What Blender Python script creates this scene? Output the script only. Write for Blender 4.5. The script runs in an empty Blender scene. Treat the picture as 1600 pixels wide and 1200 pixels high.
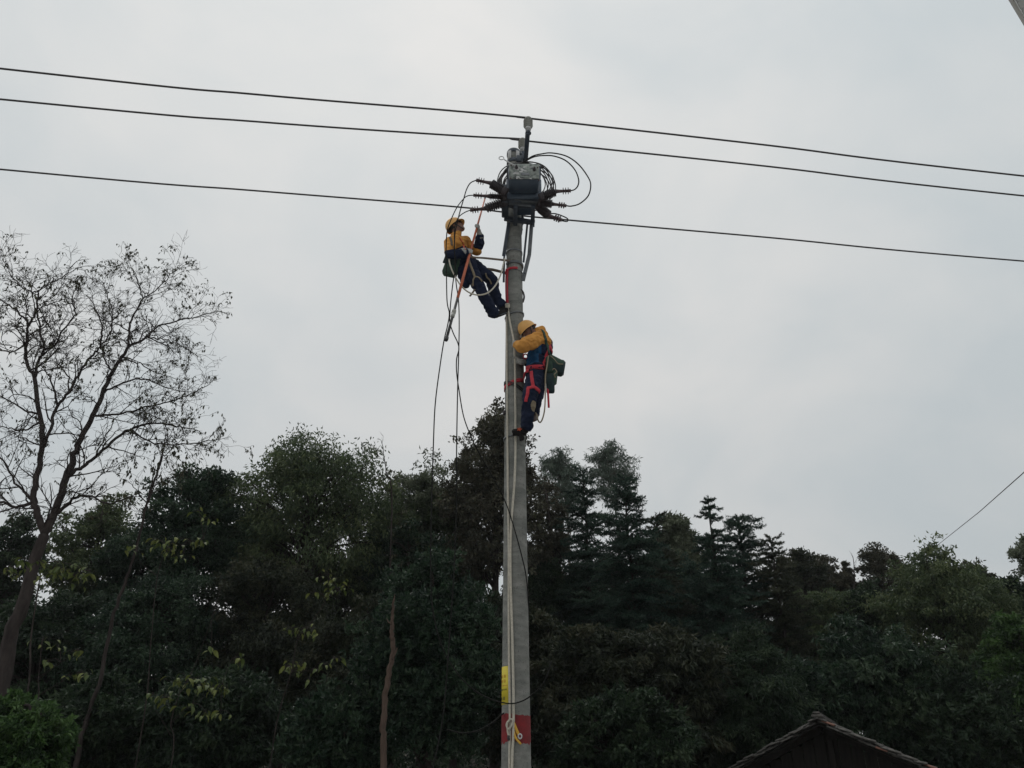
import bpy, math, random
import numpy as np
from mathutils import Vector, Matrix, Quaternion, noise
from mathutils.bvhtree import BVHTree

random.seed(7)
S = bpy.context.scene
COL = S.collection
R_ = math.radians

# ------------------------------------------------------------------ camera, sky, sun, exposure
PITCH = R_(27.5); F = 1208.0; CAMZ = 1.6
CT, ST = math.cos(PITCH), math.sin(PITCH)
cam_d = bpy.data.cameras.new('camera'); cam = bpy.data.objects.new('camera', cam_d); COL.objects.link(cam)
cam.location = (0, 0, CAMZ); cam.rotation_euler = (R_(90) + PITCH, 0, 0)
cam_d.sensor_width = 36.0; cam_d.lens = 36.0 * F / 1600.0; cam_d.clip_start = 0.05; cam_d.clip_end = 3000
S.camera = cam

W = bpy.data.worlds.new('World'); S.world = W; W.use_nodes = True
nt = W.node_tree; nt.nodes.clear()
SUN_EL, SUN_ROT = R_(58), R_(-25)
out = nt.nodes.new('ShaderNodeOutputWorld'); bg = nt.nodes.new('ShaderNodeBackground')
sky = nt.nodes.new('ShaderNodeTexSky'); sky.sky_type = 'NISHITA'; sky.sun_disc = False
sky.sun_elevation = SUN_EL; sky.sun_rotation = SUN_ROT
tc = nt.nodes.new('ShaderNodeTexCoord')
mp = nt.nodes.new('ShaderNodeMapping'); mp.inputs['Scale'].default_value = (1.0, 1.0, 1.5)
nz = nt.nodes.new('ShaderNodeTexNoise'); nz.inputs['Scale'].default_value = 2.6; nz.inputs['Detail'].default_value = 8; nz.inputs['Roughness'].default_value = 0.5
nz.inputs['Distortion'].default_value = 0.35
rp = nt.nodes.new('ShaderNodeValToRGB')
rp.color_ramp.elements[0].position = 0.34; rp.color_ramp.elements[0].color = (0.775, 0.833, 0.85, 1)
rp.color_ramp.elements[1].position = 0.72; rp.color_ramp.elements[1].color = (1.02, 1.005, 0.975, 1)
sep = nt.nodes.new('ShaderNodeSeparateXYZ')
grad = nt.nodes.new('ShaderNodeMapRange'); grad.inputs['From Min'].default_value = 0.0; grad.inputs['From Max'].default_value = 1.0
grad.inputs['To Min'].default_value = 5.75; grad.inputs['To Max'].default_value = 8.75
vm = nt.nodes.new('ShaderNodeVectorMath'); vm.operation = 'SCALE'
mx = nt.nodes.new('ShaderNodeMix'); mx.data_type = 'RGBA'; mx.inputs['Factor'].default_value = 0.95
L = nt.links.new
L(tc.outputs['Generated'], mp.inputs['Vector']); L(mp.outputs['Vector'], nz.inputs['Vector'])
L(nz.outputs['Fac'], rp.inputs['Fac']); L(tc.outputs['Generated'], sep.inputs['Vector']); L(sep.outputs['Z'], grad.inputs['Value'])
L(rp.outputs['Color'], vm.inputs[0]); L(grad.outputs['Result'], vm.inputs['Scale'])
L(sky.outputs['Color'], mx.inputs['A']); L(vm.outputs['Vector'], mx.inputs['B'])
L(mx.outputs['Result'], bg.inputs['Color']); bg.inputs['Strength'].default_value = 0.10
L(bg.outputs['Background'], out.inputs['Surface'])

sd = bpy.data.lights.new('sun', 'SUN'); sd.energy = 0.5; sd.angle = R_(25); sd.color = (1.0, 0.97, 0.92)
so = bpy.data.objects.new('sun', sd); COL.objects.link(so)
# sun direction matching the sky's rotation (rotation is measured from +Y, clockwise seen from above)
sdir = Vector((math.sin(SUN_ROT) * math.cos(SUN_EL), math.cos(SUN_ROT) * math.cos(SUN_EL), math.sin(SUN_EL)))
so.rotation_euler = sdir.to_track_quat('Z', 'Y').to_euler(); so.location = (0, 0, 40)

S.view_settings.view_transform = 'Standard'; S.view_settings.look = 'None'
S.view_settings.exposure = 0.0; S.view_settings.gamma = 1.0; S.view_settings.use_curve_mapping = False
HAZE = 0.0005
S.render.engine = 'CYCLES'
S.cycles.max_bounces = 5; S.cycles.diffuse_bounces = 3

# ------------------------------------------------------------------ helpers
def P(px, py, Y):
    """the place in the scene, at world distance Y, that lies on the sight line of pixel (px, py)"""
    dx = (px - 800) / F; dy = (600 - py) / F
    s = Y / (CT - dy * ST)
    return np.array((dx * s, Y, CAMZ + s * (ST + dy * CT)))
def PZ(px, py, z):
    dx = (px - 800) / F; dy = (600 - py) / F
    s = (z - CAMZ) / (ST + dy * CT)
    return np.array((dx * s, s * (CT - dy * ST), z))
def PL(pts): return np.array([P(*p) for p in pts])
def mpp(p):  # metres per pixel (of 1600) at a place
    return (p[1] * CT + (p[2] - CAMZ) * ST) / F
def unit(v):
    v = np.asarray(v, float); return v / max(np.linalg.norm(v), 1e-12)

def tag(o, label=None, cat=None, group=None, kind=None):
    if label: o['label'] = label
    if cat: o['category'] = cat
    if group: o['group'] = group
    if kind: o['kind'] = kind
    return o
def empty(name, loc, label, cat, group=None):
    o = bpy.data.objects.new(name, None); COL.objects.link(o); o.location = [float(v) for v in loc]
    o.empty_display_size = 0.2
    return tag(o, label, cat, group)
def world_loc(o):
    v = Vector((0, 0, 0))
    while o is not None: v += o.location; o = o.parent
    return np.array(v)

class MB:
    """collects shapes, builds ONE mesh object"""
    def __init__(s): s.v = []; s.f = []; s.m = []; s.t = []; s.n = 0
    def add(s, v, faces, mi=0, tint=None):
        v = np.asarray(v, float).reshape(-1, 3)
        faces = np.asarray(faces, int)
        s.v.append(v); s.f.append(faces + s.n); s.n += len(v)
        s.m.append(np.full(len(faces), mi, int))
        s.t.append(np.full(len(faces), 0.5) if tint is None else (np.full(len(faces), tint) if np.isscalar(tint) else np.asarray(tint, float)))
    def mesh(s, name, mats, smooth=True, org=(0, 0, 0)):
        me = bpy.data.meshes.new(name)
        v = np.concatenate(s.v) - np.asarray(org)
        sizes = np.concatenate([np.full(len(f), f.shape[1]) for f in s.f])
        loops = np.concatenate([f.ravel() for f in s.f])
        me.vertices.add(len(v)); me.vertices.foreach_set('co', v.ravel().astype(np.float32))
        me.loops.add(len(loops)); me.loops.foreach_set('vertex_index', loops.astype(np.int32))
        me.polygons.add(len(sizes))
        st = np.concatenate([[0], np.cumsum(sizes)[:-1]])
        me.polygons.foreach_set('loop_start', st.astype(np.int32))
        me.polygons.foreach_set('loop_total', sizes.astype(np.int32))
        me.polygons.foreach_set('material_index', np.concatenate(s.m).astype(np.int32))
        me.polygons.foreach_set('use_smooth', np.full(len(sizes), smooth))
        a = me.attributes.new('tint', 'FLOAT', 'FACE'); a.data.foreach_set('value', np.concatenate(s.t).astype(np.float32))
        for m in (mats if isinstance(mats, (list, tuple)) else [mats]): me.materials.append(m)
        me.update(calc_edges=True); me.validate()
        return me
    def build(s, name, mats, parent=None, smooth=True, org=None):
        base = world_loc(parent) if parent is not None else (np.zeros(3) if org is None else np.asarray(org, float))
        o = bpy.data.objects.new(name, s.mesh(name, mats, smooth, base)); COL.objects.link(o)
        if parent is not None: o.parent = parent
        elif org is not None: o.location = [float(x) for x in org]
        return o
    # shapes
    def tube(s, pts, rad, sides=6, mi=0, cap=True, tint=None):
        p = np.asarray(pts, float); n = len(p)
        r = np.full(n, rad, float) if np.isscalar(rad) else np.asarray(rad, float)
        tg = np.gradient(p, axis=0); tg /= np.maximum(np.linalg.norm(tg, axis=1, keepdims=True), 1e-9)
        ref = np.array((0, 0, 1.0)) if abs(tg[0][2]) < 0.9 else np.array((1.0, 0, 0))
        N = np.empty_like(p); u = unit(np.cross(tg[0], ref))
        for i in range(n):
            u = u - tg[i] * np.dot(u, tg[i]); u = u / max(np.linalg.norm(u), 1e-9); N[i] = u
        B = np.cross(tg, N)
        a = np.arange(sides) * 2 * math.pi / sides
        v = p[:, None] + r[:, None, None] * (np.cos(a)[None, :, None] * N[:, None] + np.sin(a)[None, :, None] * B[:, None])
        i = np.arange(n - 1)[:, None] * sides; j = np.arange(sides)[None]; k = (j + 1) % sides
        q = np.stack([i + j, i + k, i + sides + k, i + sides + j], -1).reshape(-1, 4)
        s.add(v, q, mi, tint)
        if cap:
            b = s.n - n * sides
            for ring, fl in ((0, True), ((n - 1) * sides, False)):
                idx = b + ring + np.arange(sides)
                s.f.append((idx[::-1] if fl else idx)[None]); s.m.append(np.array([mi])); s.t.append(np.array([0.5 if tint is None or not np.isscalar(tint) else tint]))
    def lathe(s, prof, p0, p1, sides=16, mi=0):
        """profile [(t along p0-p1 in 0..1, radius)]"""
        p0 = np.asarray(p0, float); p1 = np.asarray(p1, float)
        ax = unit(p1 - p0); ref = np.array((0, 0, 1.0)) if abs(ax[2]) < 0.9 else np.array((1.0, 0, 0))
        u = unit(np.cross(ax, ref)); w = np.cross(ax, u)
        t = np.array([q[0] for q in prof]); r = np.array([q[1] for q in prof]); n = len(prof)
        a = np.arange(sides) * 2 * math.pi / sides
        v = (p0 + (p1 - p0) * t[:, None])[:, None] + r[:, None, None] * (np.cos(a)[None, :, None] * u + np.sin(a)[None, :, None] * w)
        i = np.arange(n - 1)[:, None] * sides; j = np.arange(sides)[None]; k = (j + 1) % sides
        s.add(v, np.stack([i + j, i + k, i + sides + k, i + sides + j], -1).reshape(-1, 4), mi)
        b = s.n - n * sides
        s.f.append((b + np.arange(sides))[::-1][None]); s.m.append(np.array([mi])); s.t.append(np.array([.5]))
        s.f.append((b + (n - 1) * sides + np.arange(sides))[None]); s.m.append(np.array([mi])); s.t.append(np.array([.5]))
    def box(s, c, size, rot=None, bev=0.0, mi=0, tint=None):
        c = np.asarray(c, float); h = np.asarray(size, float) / 2
        Rm = np.eye(3) if rot is None else np.asarray(rot, float)
        b = min(bev, h.min() * 0.9)
        if b <= 0:
            v = np.array([(x, y, z) for x in (-1, 1) for y in (-1, 1) for z in (-1, 1)]) * h
            s.add(v @ Rm.T + c, [(0, 1, 3, 2), (4, 6, 7, 5), (0, 4, 5, 1), (2, 3, 7, 6), (0, 2, 6, 4), (1, 5, 7, 3)], mi, tint); return
        v = []; idx = {}
        for x in (-1, 1):
            for y in (-1, 1):
                for z in (-1, 1):
                    for ax in range(3):
                        q = np.array((x, y, z), float) * (h - b); q[ax] = (x, y, z)[ax] * h[ax]
                        idx[(x, y, z, ax)] = len(v); v.append(q)
        f4 = []; f3 = []
        for ax in range(3):
            o1, o2 = [k for k in range(3) if k != ax]
            for sg in (-1, 1):
                def K(a, b2, axx=ax):
                    t = [0, 0, 0]; t[ax] = sg; t[o1] = a; t[o2] = b2; return idx[(t[0], t[1], t[2], axx)]
                f4.append([K(-1, -1), K(1, -1), K(1, 1), K(-1, 1)])
        for ax in range(3):  # edges along ax
            o1, o2 = [k for k in range(3) if k != ax]
            for a in (-1, 1):
                for b2 in (-1, 1):
                    def E(sg, axx):
                        t = [0, 0, 0]; t[ax] = sg; t[o1] = a; t[o2] = b2; return idx[(t[0], t[1], t[2], axx)]
                    f4.append([E(-1, o1), E(1, o1), E(1, o2), E(-1, o2)])
        for x in (-1, 1):
            for y in (-1, 1):
                for z in (-1, 1): f3.append([idx[(x, y, z, k)] for k in range(3)])
        v = np.array(v)
        def fix(fs):
            o_ = []
            for f in fs:
                p = v[f]; nn = np.cross(p[1] - p[0], p[2] - p[0])
                o_.append(f if np.dot(nn, p.mean(0)) > 0 else f[::-1])
            return o_
        f4, f3 = fix(f4), fix(f3)
        n0 = s.n
        s.add(v @ Rm.T + c, f4, mi, tint)
        s.f.append(np.array(f3) + n0); s.m.append(np.full(8, mi)); s.t.append(np.full(8, .5 if tint is None else tint))
    def bar(s, p0, p1, w, h, bev=0.003, up=(0, 0, 1), mi=0):
        p0 = np.asarray(p0, float); p1 = np.asarray(p1, float); d = unit(p1 - p0)
        x = np.cross(d, up); x = unit(x) if np.linalg.norm(x) > 1e-4 else np.array((1.0, 0, 0))
        z = np.cross(x, d)
        s.box((p0 + p1) / 2, (w, np.linalg.norm(p1 - p0), h), np.stack([x, d, z], 1), bev, mi)
    def angle_steel(s, p0, p1, w, t=0.008, up=(0, 0, 1), mi=0):
        """an L-section bar"""
        p0 = np.asarray(p0, float); p1 = np.asarray(p1, float); d = unit(p1 - p0)
        x = np.cross(d, up); x = unit(x) if np.linalg.norm(x) > 1e-4 else np.array((1.0, 0, 0))
        z = np.cross(x, d)
        s.bar(p0 + z * (w / 2 - t / 2), p1 + z * (w / 2 - t / 2), w, t, 0.002, up, mi)
        s.bar(p0 - x * (w / 2 - t / 2) - z * (t / 2 + .0005), p1 - x * (w / 2 - t / 2) - z * (t / 2 + .0005), t, w - t, 0.002, up, mi)
    def ribbon(s, pts, nrm, w, th, mi=0):
        p = np.asarray(pts, float); nrm = np.asarray(nrm, float)
        tg = np.gradient(p, axis=0); tg /= np.maximum(np.linalg.norm(tg, axis=1, keepdims=True), 1e-9)
        sd_ = np.cross(tg, nrm); sd_ /= np.maximum(np.linalg.norm(sd_, axis=1, keepdims=True), 1e-9)
        n2 = np.cross(sd_, tg)
        c = [p + sd_ * w / 2 + n2 * th / 2, p - sd_ * w / 2 + n2 * th / 2, p - sd_ * w / 2 - n2 * th / 2, p + sd_ * w / 2 - n2 * th / 2]
        v = np.stack(c, 1); n = len(p)
        i = np.arange(n - 1)[:, None] * 4; j = np.arange(4)[None]; k = (j + 1) % 4
        s.add(v, np.stack([i + j, i + k, i + 4 + k, i + 4 + j], -1).reshape(-1, 4), mi)
        b = s.n - 4 * n
        s.f.append(np.array([[b + 3, b + 2, b + 1, b]])); s.m.append(np.array([mi])); s.t.append(np.array([.5]))
        e = b + 4 * (n - 1); s.f.append(np.array([[e, e + 1, e + 2, e + 3]])); s.m.append(np.array([mi])); s.t.append(np.array([.5]))

def spline(pts, n=8):
    """Catmull-Rom through pts"""
    p = np.asarray(pts, float)
    if len(p) < 3: return np.linspace(p[0], p[-1], n + 1)
    q = np.vstack([2 * p[0] - p[1], p, 2 * p[-1] - p[-2]]); o = []
    t = np.linspace(0, 1, n, endpoint=False)[:, None]
    for i in range(1, len(q) - 2):
        a, b, c, d = q[i - 1], q[i], q[i + 1], q[i + 2]
        o.append(0.5 * (2 * b + (c - a) * t + (2 * a - 5 * b + 4 * c - d) * t ** 2 + (3 * b - a - 3 * c + d) * t ** 3))
    o.append(p[-1:]); return np.vstack(o)

# ------------------------------------------------------------------ materials
def mat(name, c1, c2=None, scale=8.0, rough=0.7, bump=0.0, bscale=None, metal=0.0, spec=0.5, stretch=(1, 1, 1), detail=5, coat=0.0, lo=0.35, hi=0.65):
    m = bpy.data.materials.new(name); m.use_nodes = True; n = m.node_tree; b = n.nodes['Principled BSDF']
    b.inputs['Roughness'].default_value = rough; b.inputs['Metallic'].default_value = metal
    b.inputs['Specular IOR Level'].default_value = spec; b.inputs['Coat Weight'].default_value = coat
    b.inputs['Base Color'].default_value = (*c1, 1)
    t = n.nodes.new('ShaderNodeTexCoord'); mp_ = n.nodes.new('ShaderNodeMapping'); mp_.inputs['Scale'].default_value = stretch
    n.links.new(t.outputs['Object'], mp_.inputs['Vector'])
    if c2 is not None:
        nz_ = n.nodes.new('ShaderNodeTexNoise'); nz_.inputs['Scale'].default_value = scale; nz_.inputs['Detail'].default_value = detail; nz_.inputs['Roughness'].default_value = .62
        r = n.nodes.new('ShaderNodeValToRGB'); r.color_ramp.elements[0].position = lo; r.color_ramp.elements[1].position = hi
        r.color_ramp.elements[0].color = (*c1, 1); r.color_ramp.elements[1].color = (*c2, 1)
        n.links.new(mp_.outputs['Vector'], nz_.inputs['Vector']); n.links.new(nz_.outputs['Fac'], r.inputs['Fac']); n.links.new(r.outputs['Color'], b.inputs['Base Color'])
    if bump > 0:
        n2 = n.nodes.new('ShaderNodeTexNoise'); n2.inputs['Scale'].default_value = bscale or scale * 4; n2.inputs['Detail'].default_value = 6
        bp = n.nodes.new('ShaderNodeBump'); bp.inputs['Strength'].default_value = bump; bp.inputs['Distance'].default_value = 0.02
        n.links.new(mp_.outputs['Vector'], n2.inputs['Vector']); n.links.new(n2.outputs['Fac'], bp.inputs['Height']); n.links.new(bp.outputs['Normal'], b.inputs['Normal'])
    return m
def leafmat(name, cols, rough=0.55, spec=0.35, trans=0.3):
    """leaf colour varies from leaf to leaf with the face attribute tint"""
    m = bpy.data.materials.new(name); m.use_nodes = True; n = m.node_tree; b = n.nodes['Principled BSDF']
    b.inputs['Roughness'].default_value = rough; b.inputs['Specular IOR Level'].default_value = spec
    a = n.nodes.new('ShaderNodeAttribute'); a.attribute_name = 'tint'
    r = n.nodes.new('ShaderNodeValToRGB'); e = r.color_ramp.elements
    k_ = {'olive_leaf': 1.35, 'pale_brown_green_leaf': 1.25, 'blue_green_needle': 1.4, 'brown_green_needle': 1.4, 'red_brown_leaf': 1.1, 'brown_tinged_leaf': .95, 'dark_green_leaf': .95, 'glossy_evergreen_leaf': .92, 'fresh_green_leaf': 1.2}.get(name, 1.0)  # lower-wood species scaled darker than skyline ones: canopy shade put into leaf colour
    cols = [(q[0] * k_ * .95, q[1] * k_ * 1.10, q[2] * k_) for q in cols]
    e[0].position = 0.0; e[0].color = (*cols[0], 1); e[1].position = 1.0; e[1].color = (*cols[-1], 1)
    for i, c in enumerate(cols[1:-1], 1):
        q = e.new(i / (len(cols) - 1)); q.color = (*c, 1)
    n.links.new(a.outputs['Fac'], r.inputs['Fac']); n.links.new(r.outputs['Color'], b.inputs['Base Color'])
    if trans > 0:
        tr = n.nodes.new('ShaderNodeBsdfTranslucent'); mxs = n.nodes.new('ShaderNodeMixShader'); mxs.inputs[0].default_value = trans
        n.links.new(r.outputs['Color'], tr.inputs['Color'])
        n.links.new(b.outputs[0], mxs.inputs[1]); n.links.new(tr.outputs[0], mxs.inputs[2]); n.links.new(mxs.outputs[0], n.nodes['Material Output'].inputs['Surface'])
    return m

M = {}
def concrete():
    m = mat('concrete', (0.19, 0.197, 0.185), (0.285, 0.285, 0.265), 5.0, 0.92, 0.4, 55, stretch=(.6, .6, 1.3), spec=.2)
    n = m.node_tree; b = n.nodes['Principled BSDF']; src = b.inputs['Base Color'].links[0].from_socket
    t = n.nodes.new('ShaderNodeTexCoord')
    sp = n.nodes.new('ShaderNodeTexNoise'); sp.inputs['Scale'].default_value = 60; sp.inputs['Detail'].default_value = 3
    mp2 = n.nodes.new('ShaderNodeMapping'); mp2.inputs['Scale'].default_value = (3, 3, 9)
    st = n.nodes.new('ShaderNodeTexNoise'); st.inputs['Scale'].default_value = 2.0; st.inputs['Detail'].default_value = 4
    n.links.new(t.outputs['Object'], sp.inputs['Vector']); n.links.new(t.outputs['Object'], mp2.inputs['Vector']); n.links.new(mp2.outputs['Vector'], st.inputs['Vector'])
    r1 = n.nodes.new('ShaderNodeMapRange'); r1.inputs['From Min'].default_value = .60; r1.inputs['From Max'].default_value = .70; r1.inputs['To Min'].default_value = 1; r1.inputs['To Max'].default_value = .55
    r2 = n.nodes.new('ShaderNodeMapRange'); r2.inputs['From Min'].default_value = .35; r2.inputs['From Max'].default_value = .7; r2.inputs['To Min'].default_value = .78; r2.inputs['To Max'].default_value = 1.08
    n.links.new(sp.outputs['Fac'], r1.inputs['Value']); n.links.new(st.outputs['Fac'], r2.inputs['Value'])
    mu = n.nodes.new('ShaderNodeMath'); mu.operation = 'MULTIPLY'; n.links.new(r1.outputs[0], mu.inputs[0]); n.links.new(r2.outputs[0], mu.inputs[1])
    v = n.nodes.new('ShaderNodeVectorMath'); v.operation = 'SCALE'; n.links.new(src, v.inputs[0]); n.links.new(mu.outputs[0], v.inputs['Scale']); n.links.new(v.outputs['Vector'], b.inputs['Base Color'])
    return m
M['concrete'] = concrete()
M['redpaint'] = mat('red_paint', (0.235, 0.014, 0.018), (0.15, 0.012, 0.015), 9, 0.75, .2, 60)
M['steel'] = mat('painted_steel', (0.045, 0.06, 0.085), (0.075, 0.09, 0.11), 7, 0.6, .1, 60)
M['galv'] = mat('galvanised_steel', (0.12, 0.135, 0.15), (0.2, 0.21, 0.22), 10, 0.55, .08, 50, metal=.3)
M['tank'] = mat('tank_paint', (0.05, 0.075, 0.11), (0.075, 0.1, 0.135), 6, 0.5, .1, 40)
M['plate'] = mat('worn_grey_plate', (0.085, 0.10, 0.10), (0.33, 0.36, 0.33), 14, 0.75, .2, 40, lo=.36, hi=.6)
M['rubber'] = mat('dark_rubber', (0.035, 0.03, 0.035), (0.06, 0.05, 0.055), 10, 0.6)
M['terminal'] = mat('red_brown_terminal', (0.065, 0.045, 0.05), (0.10, 0.065, 0.068), 20, 0.5)
M['porcelain'] = mat('grey_porcelain', (0.27, 0.27, 0.245), (0.34, 0.34, 0.31), 30, 0.35)
M['white'] = mat('pale_cement', (0.5, 0.5, 0.5), (0.6, 0.6, 0.6), 10, 0.8)
M['wire'] = mat('black_cable', (0.03, 0.026, 0.028), (0.045, 0.04, 0.042), 3, 0.55)
M['cable'] = mat('grey_black_cable', (0.010, 0.011, 0.010), (0.018, 0.018, 0.017), 5, 0.8, spec=.15)
M['rope'] = mat('pale_rope', (0.50, 0.465, 0.39), (0.66, 0.62, 0.53), 40, 0.95, .5, 160)
M['tan'] = mat('tan_webbing', (0.22, 0.18, 0.12), (0.3, 0.25, 0.18), 60, 0.95)
M['brown'] = mat('brown_strap', (0.11, 0.085, 0.06), (0.17, 0.13, 0.1), 30, 0.85)
M['red'] = mat('red_webbing', (0.42, 0.03, 0.05), (0.52, 0.045, 0.06), 60, 0.9)
M['stick'] = mat('orange_red_pole', (0.47, 0.105, 0.045), (0.56, 0.15, 0.07), 8, 0.45)
M['stickdk'] = mat('black_grip', (0.03, 0.03, 0.032), (0.05, 0.05, 0.05), 20, 0.6)
M['helmet'] = mat('yellow_helmet', (0.68, 0.36, 0.09), (0.76, 0.41, 0.115), 5, 0.45, coat=.1)
M['yellow'] = mat('yellow_cloth', (0.47, 0.21, 0.05), (0.70, 0.335, 0.085), 5, 0.95, .55, 18, spec=.2)
M['navy'] = mat('navy_cloth', (0.008, 0.013, 0.031), (0.02, 0.027, 0.056), 5, 0.95, .6, 18, spec=.2)
M['teal'] = mat('blue_cloth', (0.010, 0.050, 0.12), (0.018, 0.075, 0.165), 7, 0.95, .4, 24, spec=.2)
M['glove'] = mat('grey_white_glove', (0.28, 0.28, 0.27), (0.42, 0.42, 0.4), 30, 0.95, .3, 90, spec=.2)
M['skin'] = mat('skin', (0.22, 0.115, 0.085), (0.27, 0.145, 0.105), 14, 0.6)
M['hair'] = mat('black_hair', (0.012, 0.011, 0.012), (0.02, 0.018, 0.018), 40, 0.7)
M['boot'] = mat('black_boot', (0.012, 0.011, 0.012), (0.022, 0.02, 0.02), 14, 0.8, spec=.2)
M['brownboot'] = mat('brown_shoe', (0.06, 0.035, 0.028), (0.09, 0.05, 0.04), 14, 0.6)
M['orange'] = mat('orange_red_patch', (0.5, 0.08, 0.03), None, rough=.6)
M['green'] = mat('green_canvas', (0.03, 0.06, 0.045), (0.05, 0.09, 0.065), 9, 0.95, .3, 40)
M['dkbag'] = mat('dark_green_canvas', (0.012, 0.028, 0.032), (0.022, 0.042, 0.045), 9, 0.9, .3, 40)
M['signy'] = mat('yellow_sign', (0.62, 0.50, 0.03), (0.70, 0.58, 0.05), 9, 0.55)
M['signo'] = mat('orange_print', (0.55, 0.24, 0.03), None, rough=.6)
M['signk'] = mat('black_print', (0.03, 0.03, 0.02), None, rough=.6)
M['strapy'] = mat('yellow_strap', (0.6, 0.33, 0.04), (0.7, 0.42, 0.07), 30, 0.8)
M['bark'] = mat('dark_bark', (0.026, 0.021, 0.020), (0.056, 0.046, 0.042), 8, 0.95, .6, 30, stretch=(1, 1, .3), spec=.2)
M['barkp'] = mat('grey_bark', (0.09, 0.08, 0.07), (0.15, 0.135, 0.12), 8, 0.95, .6, 30, stretch=(1, 1, .3), spec=.2)
M['snag'] = mat('dead_wood', (0.062, 0.043, 0.034), (0.11, 0.078, 0.062), 9, 0.95, .7, 30, stretch=(1, 1, .2), spec=.2)
M['soil'] = mat('leaf_litter_soil', (0.035, 0.026, 0.018), (0.075, 0.056, 0.036), 1.3, 0.97, .6, 9)
M['added_yard'] = mat('pale_bounce_concrete', (0.30, 0.295, 0.28), (0.42, 0.41, 0.39), 2, 0.95, .3, 30)  # made pale to throw light up under the eave
M['tile'] = mat('weathered_tile', (0.042, 0.04, 0.037), (0.105, 0.098, 0.088), 9, 0.9, .4, 40)
M['tiler'] = mat('brick_red_tile', (0.15, 0.07, 0.05), (0.22, 0.11, 0.08), 9, 0.9, .4, 40)
M['plank'] = mat('old_plank', (0.011, 0.0095, 0.0085), (0.024, 0.02, 0.017), 6, 0.95, .5, 30, stretch=(4, 4, .4))
M['wall'] = mat('grey_render', (0.35, 0.34, 0.32), (0.45, 0.44, 0.42), 4, 0.9, .2, 40)
M['panel'] = mat('grey_sheet_metal', (0.70, 0.71, 0.71), (0.78, 0.79, 0.79), 2, 0.6)
M['panelw'] = mat('pale_edge_trim', (0.72, 0.71, 0.69), (0.78, 0.77, 0.75), 4, 0.6)
LF = {
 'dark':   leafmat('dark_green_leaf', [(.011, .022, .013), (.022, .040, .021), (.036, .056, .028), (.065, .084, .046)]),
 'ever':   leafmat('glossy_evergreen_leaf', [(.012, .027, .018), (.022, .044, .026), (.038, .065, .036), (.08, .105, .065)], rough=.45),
 'olive':  leafmat('olive_leaf', [(.030, .042, .022), (.050, .064, .031), (.074, .086, .040), (.12, .125, .06)]),
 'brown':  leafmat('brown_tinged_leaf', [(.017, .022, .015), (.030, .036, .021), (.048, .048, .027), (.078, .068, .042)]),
 'red':    leafmat('red_brown_leaf', [(.040, .036, .027), (.060, .052, .037), (.082, .062, .046), (.11, .10, .065)]),
 'grey':   leafmat('grey_green_leaf', [(.075, .092, .080), (.098, .118, .098), (.125, .143, .12), (.16, .175, .145)]),
 'pale':   leafmat('pale_brown_green_leaf', [(.062, .068, .045), (.086, .09, .06), (.112, .112, .076), (.15, .145, .105)]),
 'fir':    leafmat('blue_green_needle', [(.014, .030, .022), (.024, .048, .034), (.038, .064, .044), (.062, .088, .062)]),
 'firb':   leafmat('brown_green_needle', [(.022, .032, .020), (.038, .048, .028), (.058, .064, .037), (.085, .085, .05)]),
 'yg':     leafmat('yellow_green_leaf', [(.058, .076, .021), (.098, .114, .032), (.142, .148, .042), (.195, .185, .06)], trans=.2),
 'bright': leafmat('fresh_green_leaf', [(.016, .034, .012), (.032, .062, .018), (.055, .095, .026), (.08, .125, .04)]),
 'fir':    leafmat('blue_green_needle', [(.010, .022, .018), (.017, .034, .026), (.026, .045, .033), (.042, .06, .044)]),
 'firb':   leafmat('brown_green_needle', [(.018, .020, .014), (.03, .032, .02), (.044, .043, .027), (.06, .055, .035)]),
 'bare':   leafmat('dry_hanging_leaf', [(.035, .032, .022), (.055, .05, .032), (.075, .066, .04), (.10, .085, .05)]),
}

# ------------------------------------------------------------------ ground
def ground_z(x, y):
    x = np.asarray(x, float); y = np.asarray(y, float)
    t = np.clip(y - 15.0, 0, None)
    return 0.085 * t * (1 - np.exp(-t / 12.0)) * np.exp(-np.clip(y - 90, 0, None) / 160) + 0.10 * np.sin(x * .37 + .5) * np.sin(y * .29) * np.clip((y - 11) / 6, 0, 1)
g = MB()
xs = np.concatenate([np.linspace(-900, -70, 14), np.linspace(-60, 60, 61), np.linspace(70, 900, 14)])
ys = np.concatenate([np.linspace(-900, -30, 12), np.linspace(-24, 70, 64), np.linspace(80, 1500, 22)])
X, Yg = np.meshgrid(xs, ys); Z = ground_z(X, Yg)
v = np.stack([X, Yg, Z], -1).reshape(-1, 3); nx = len(xs)
i, j = np.meshgrid(np.arange(len(ys) - 1), np.arange(nx - 1), indexing='ij')
q = np.stack([i * nx + j, i * nx + j + 1, (i + 1) * nx + j + 1, (i + 1) * nx + j], -1).reshape(-1, 4)
g.add(v, q); tag(g.build('ground', M['soil']), 'dark leaf littered soil under the trees', kind='structure')
g = MB(); gx = np.linspace(-40, 40, 9); gy = np.linspace(-14, 11.5, 5)  # unseen yard, added to bounce light up to the eave and pole
X, Yg = np.meshgrid(gx, gy); v = np.stack([X, Yg + .25 * np.sin(X * .9), np.full_like(X, .012)], -1).reshape(-1, 3)
i, j = np.meshgrid(np.arange(4), np.arange(8), indexing='ij')
g.add(v, np.stack([i * 9 + j, i * 9 + j + 1, (i + 1) * 9 + j + 1, (i + 1) * 9 + j], -1).reshape(-1, 4))
tag(g.build('bounce_yard', M['added_yard']), 'unseen pale concrete yard added to bounce light upward', kind='structure')

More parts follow.
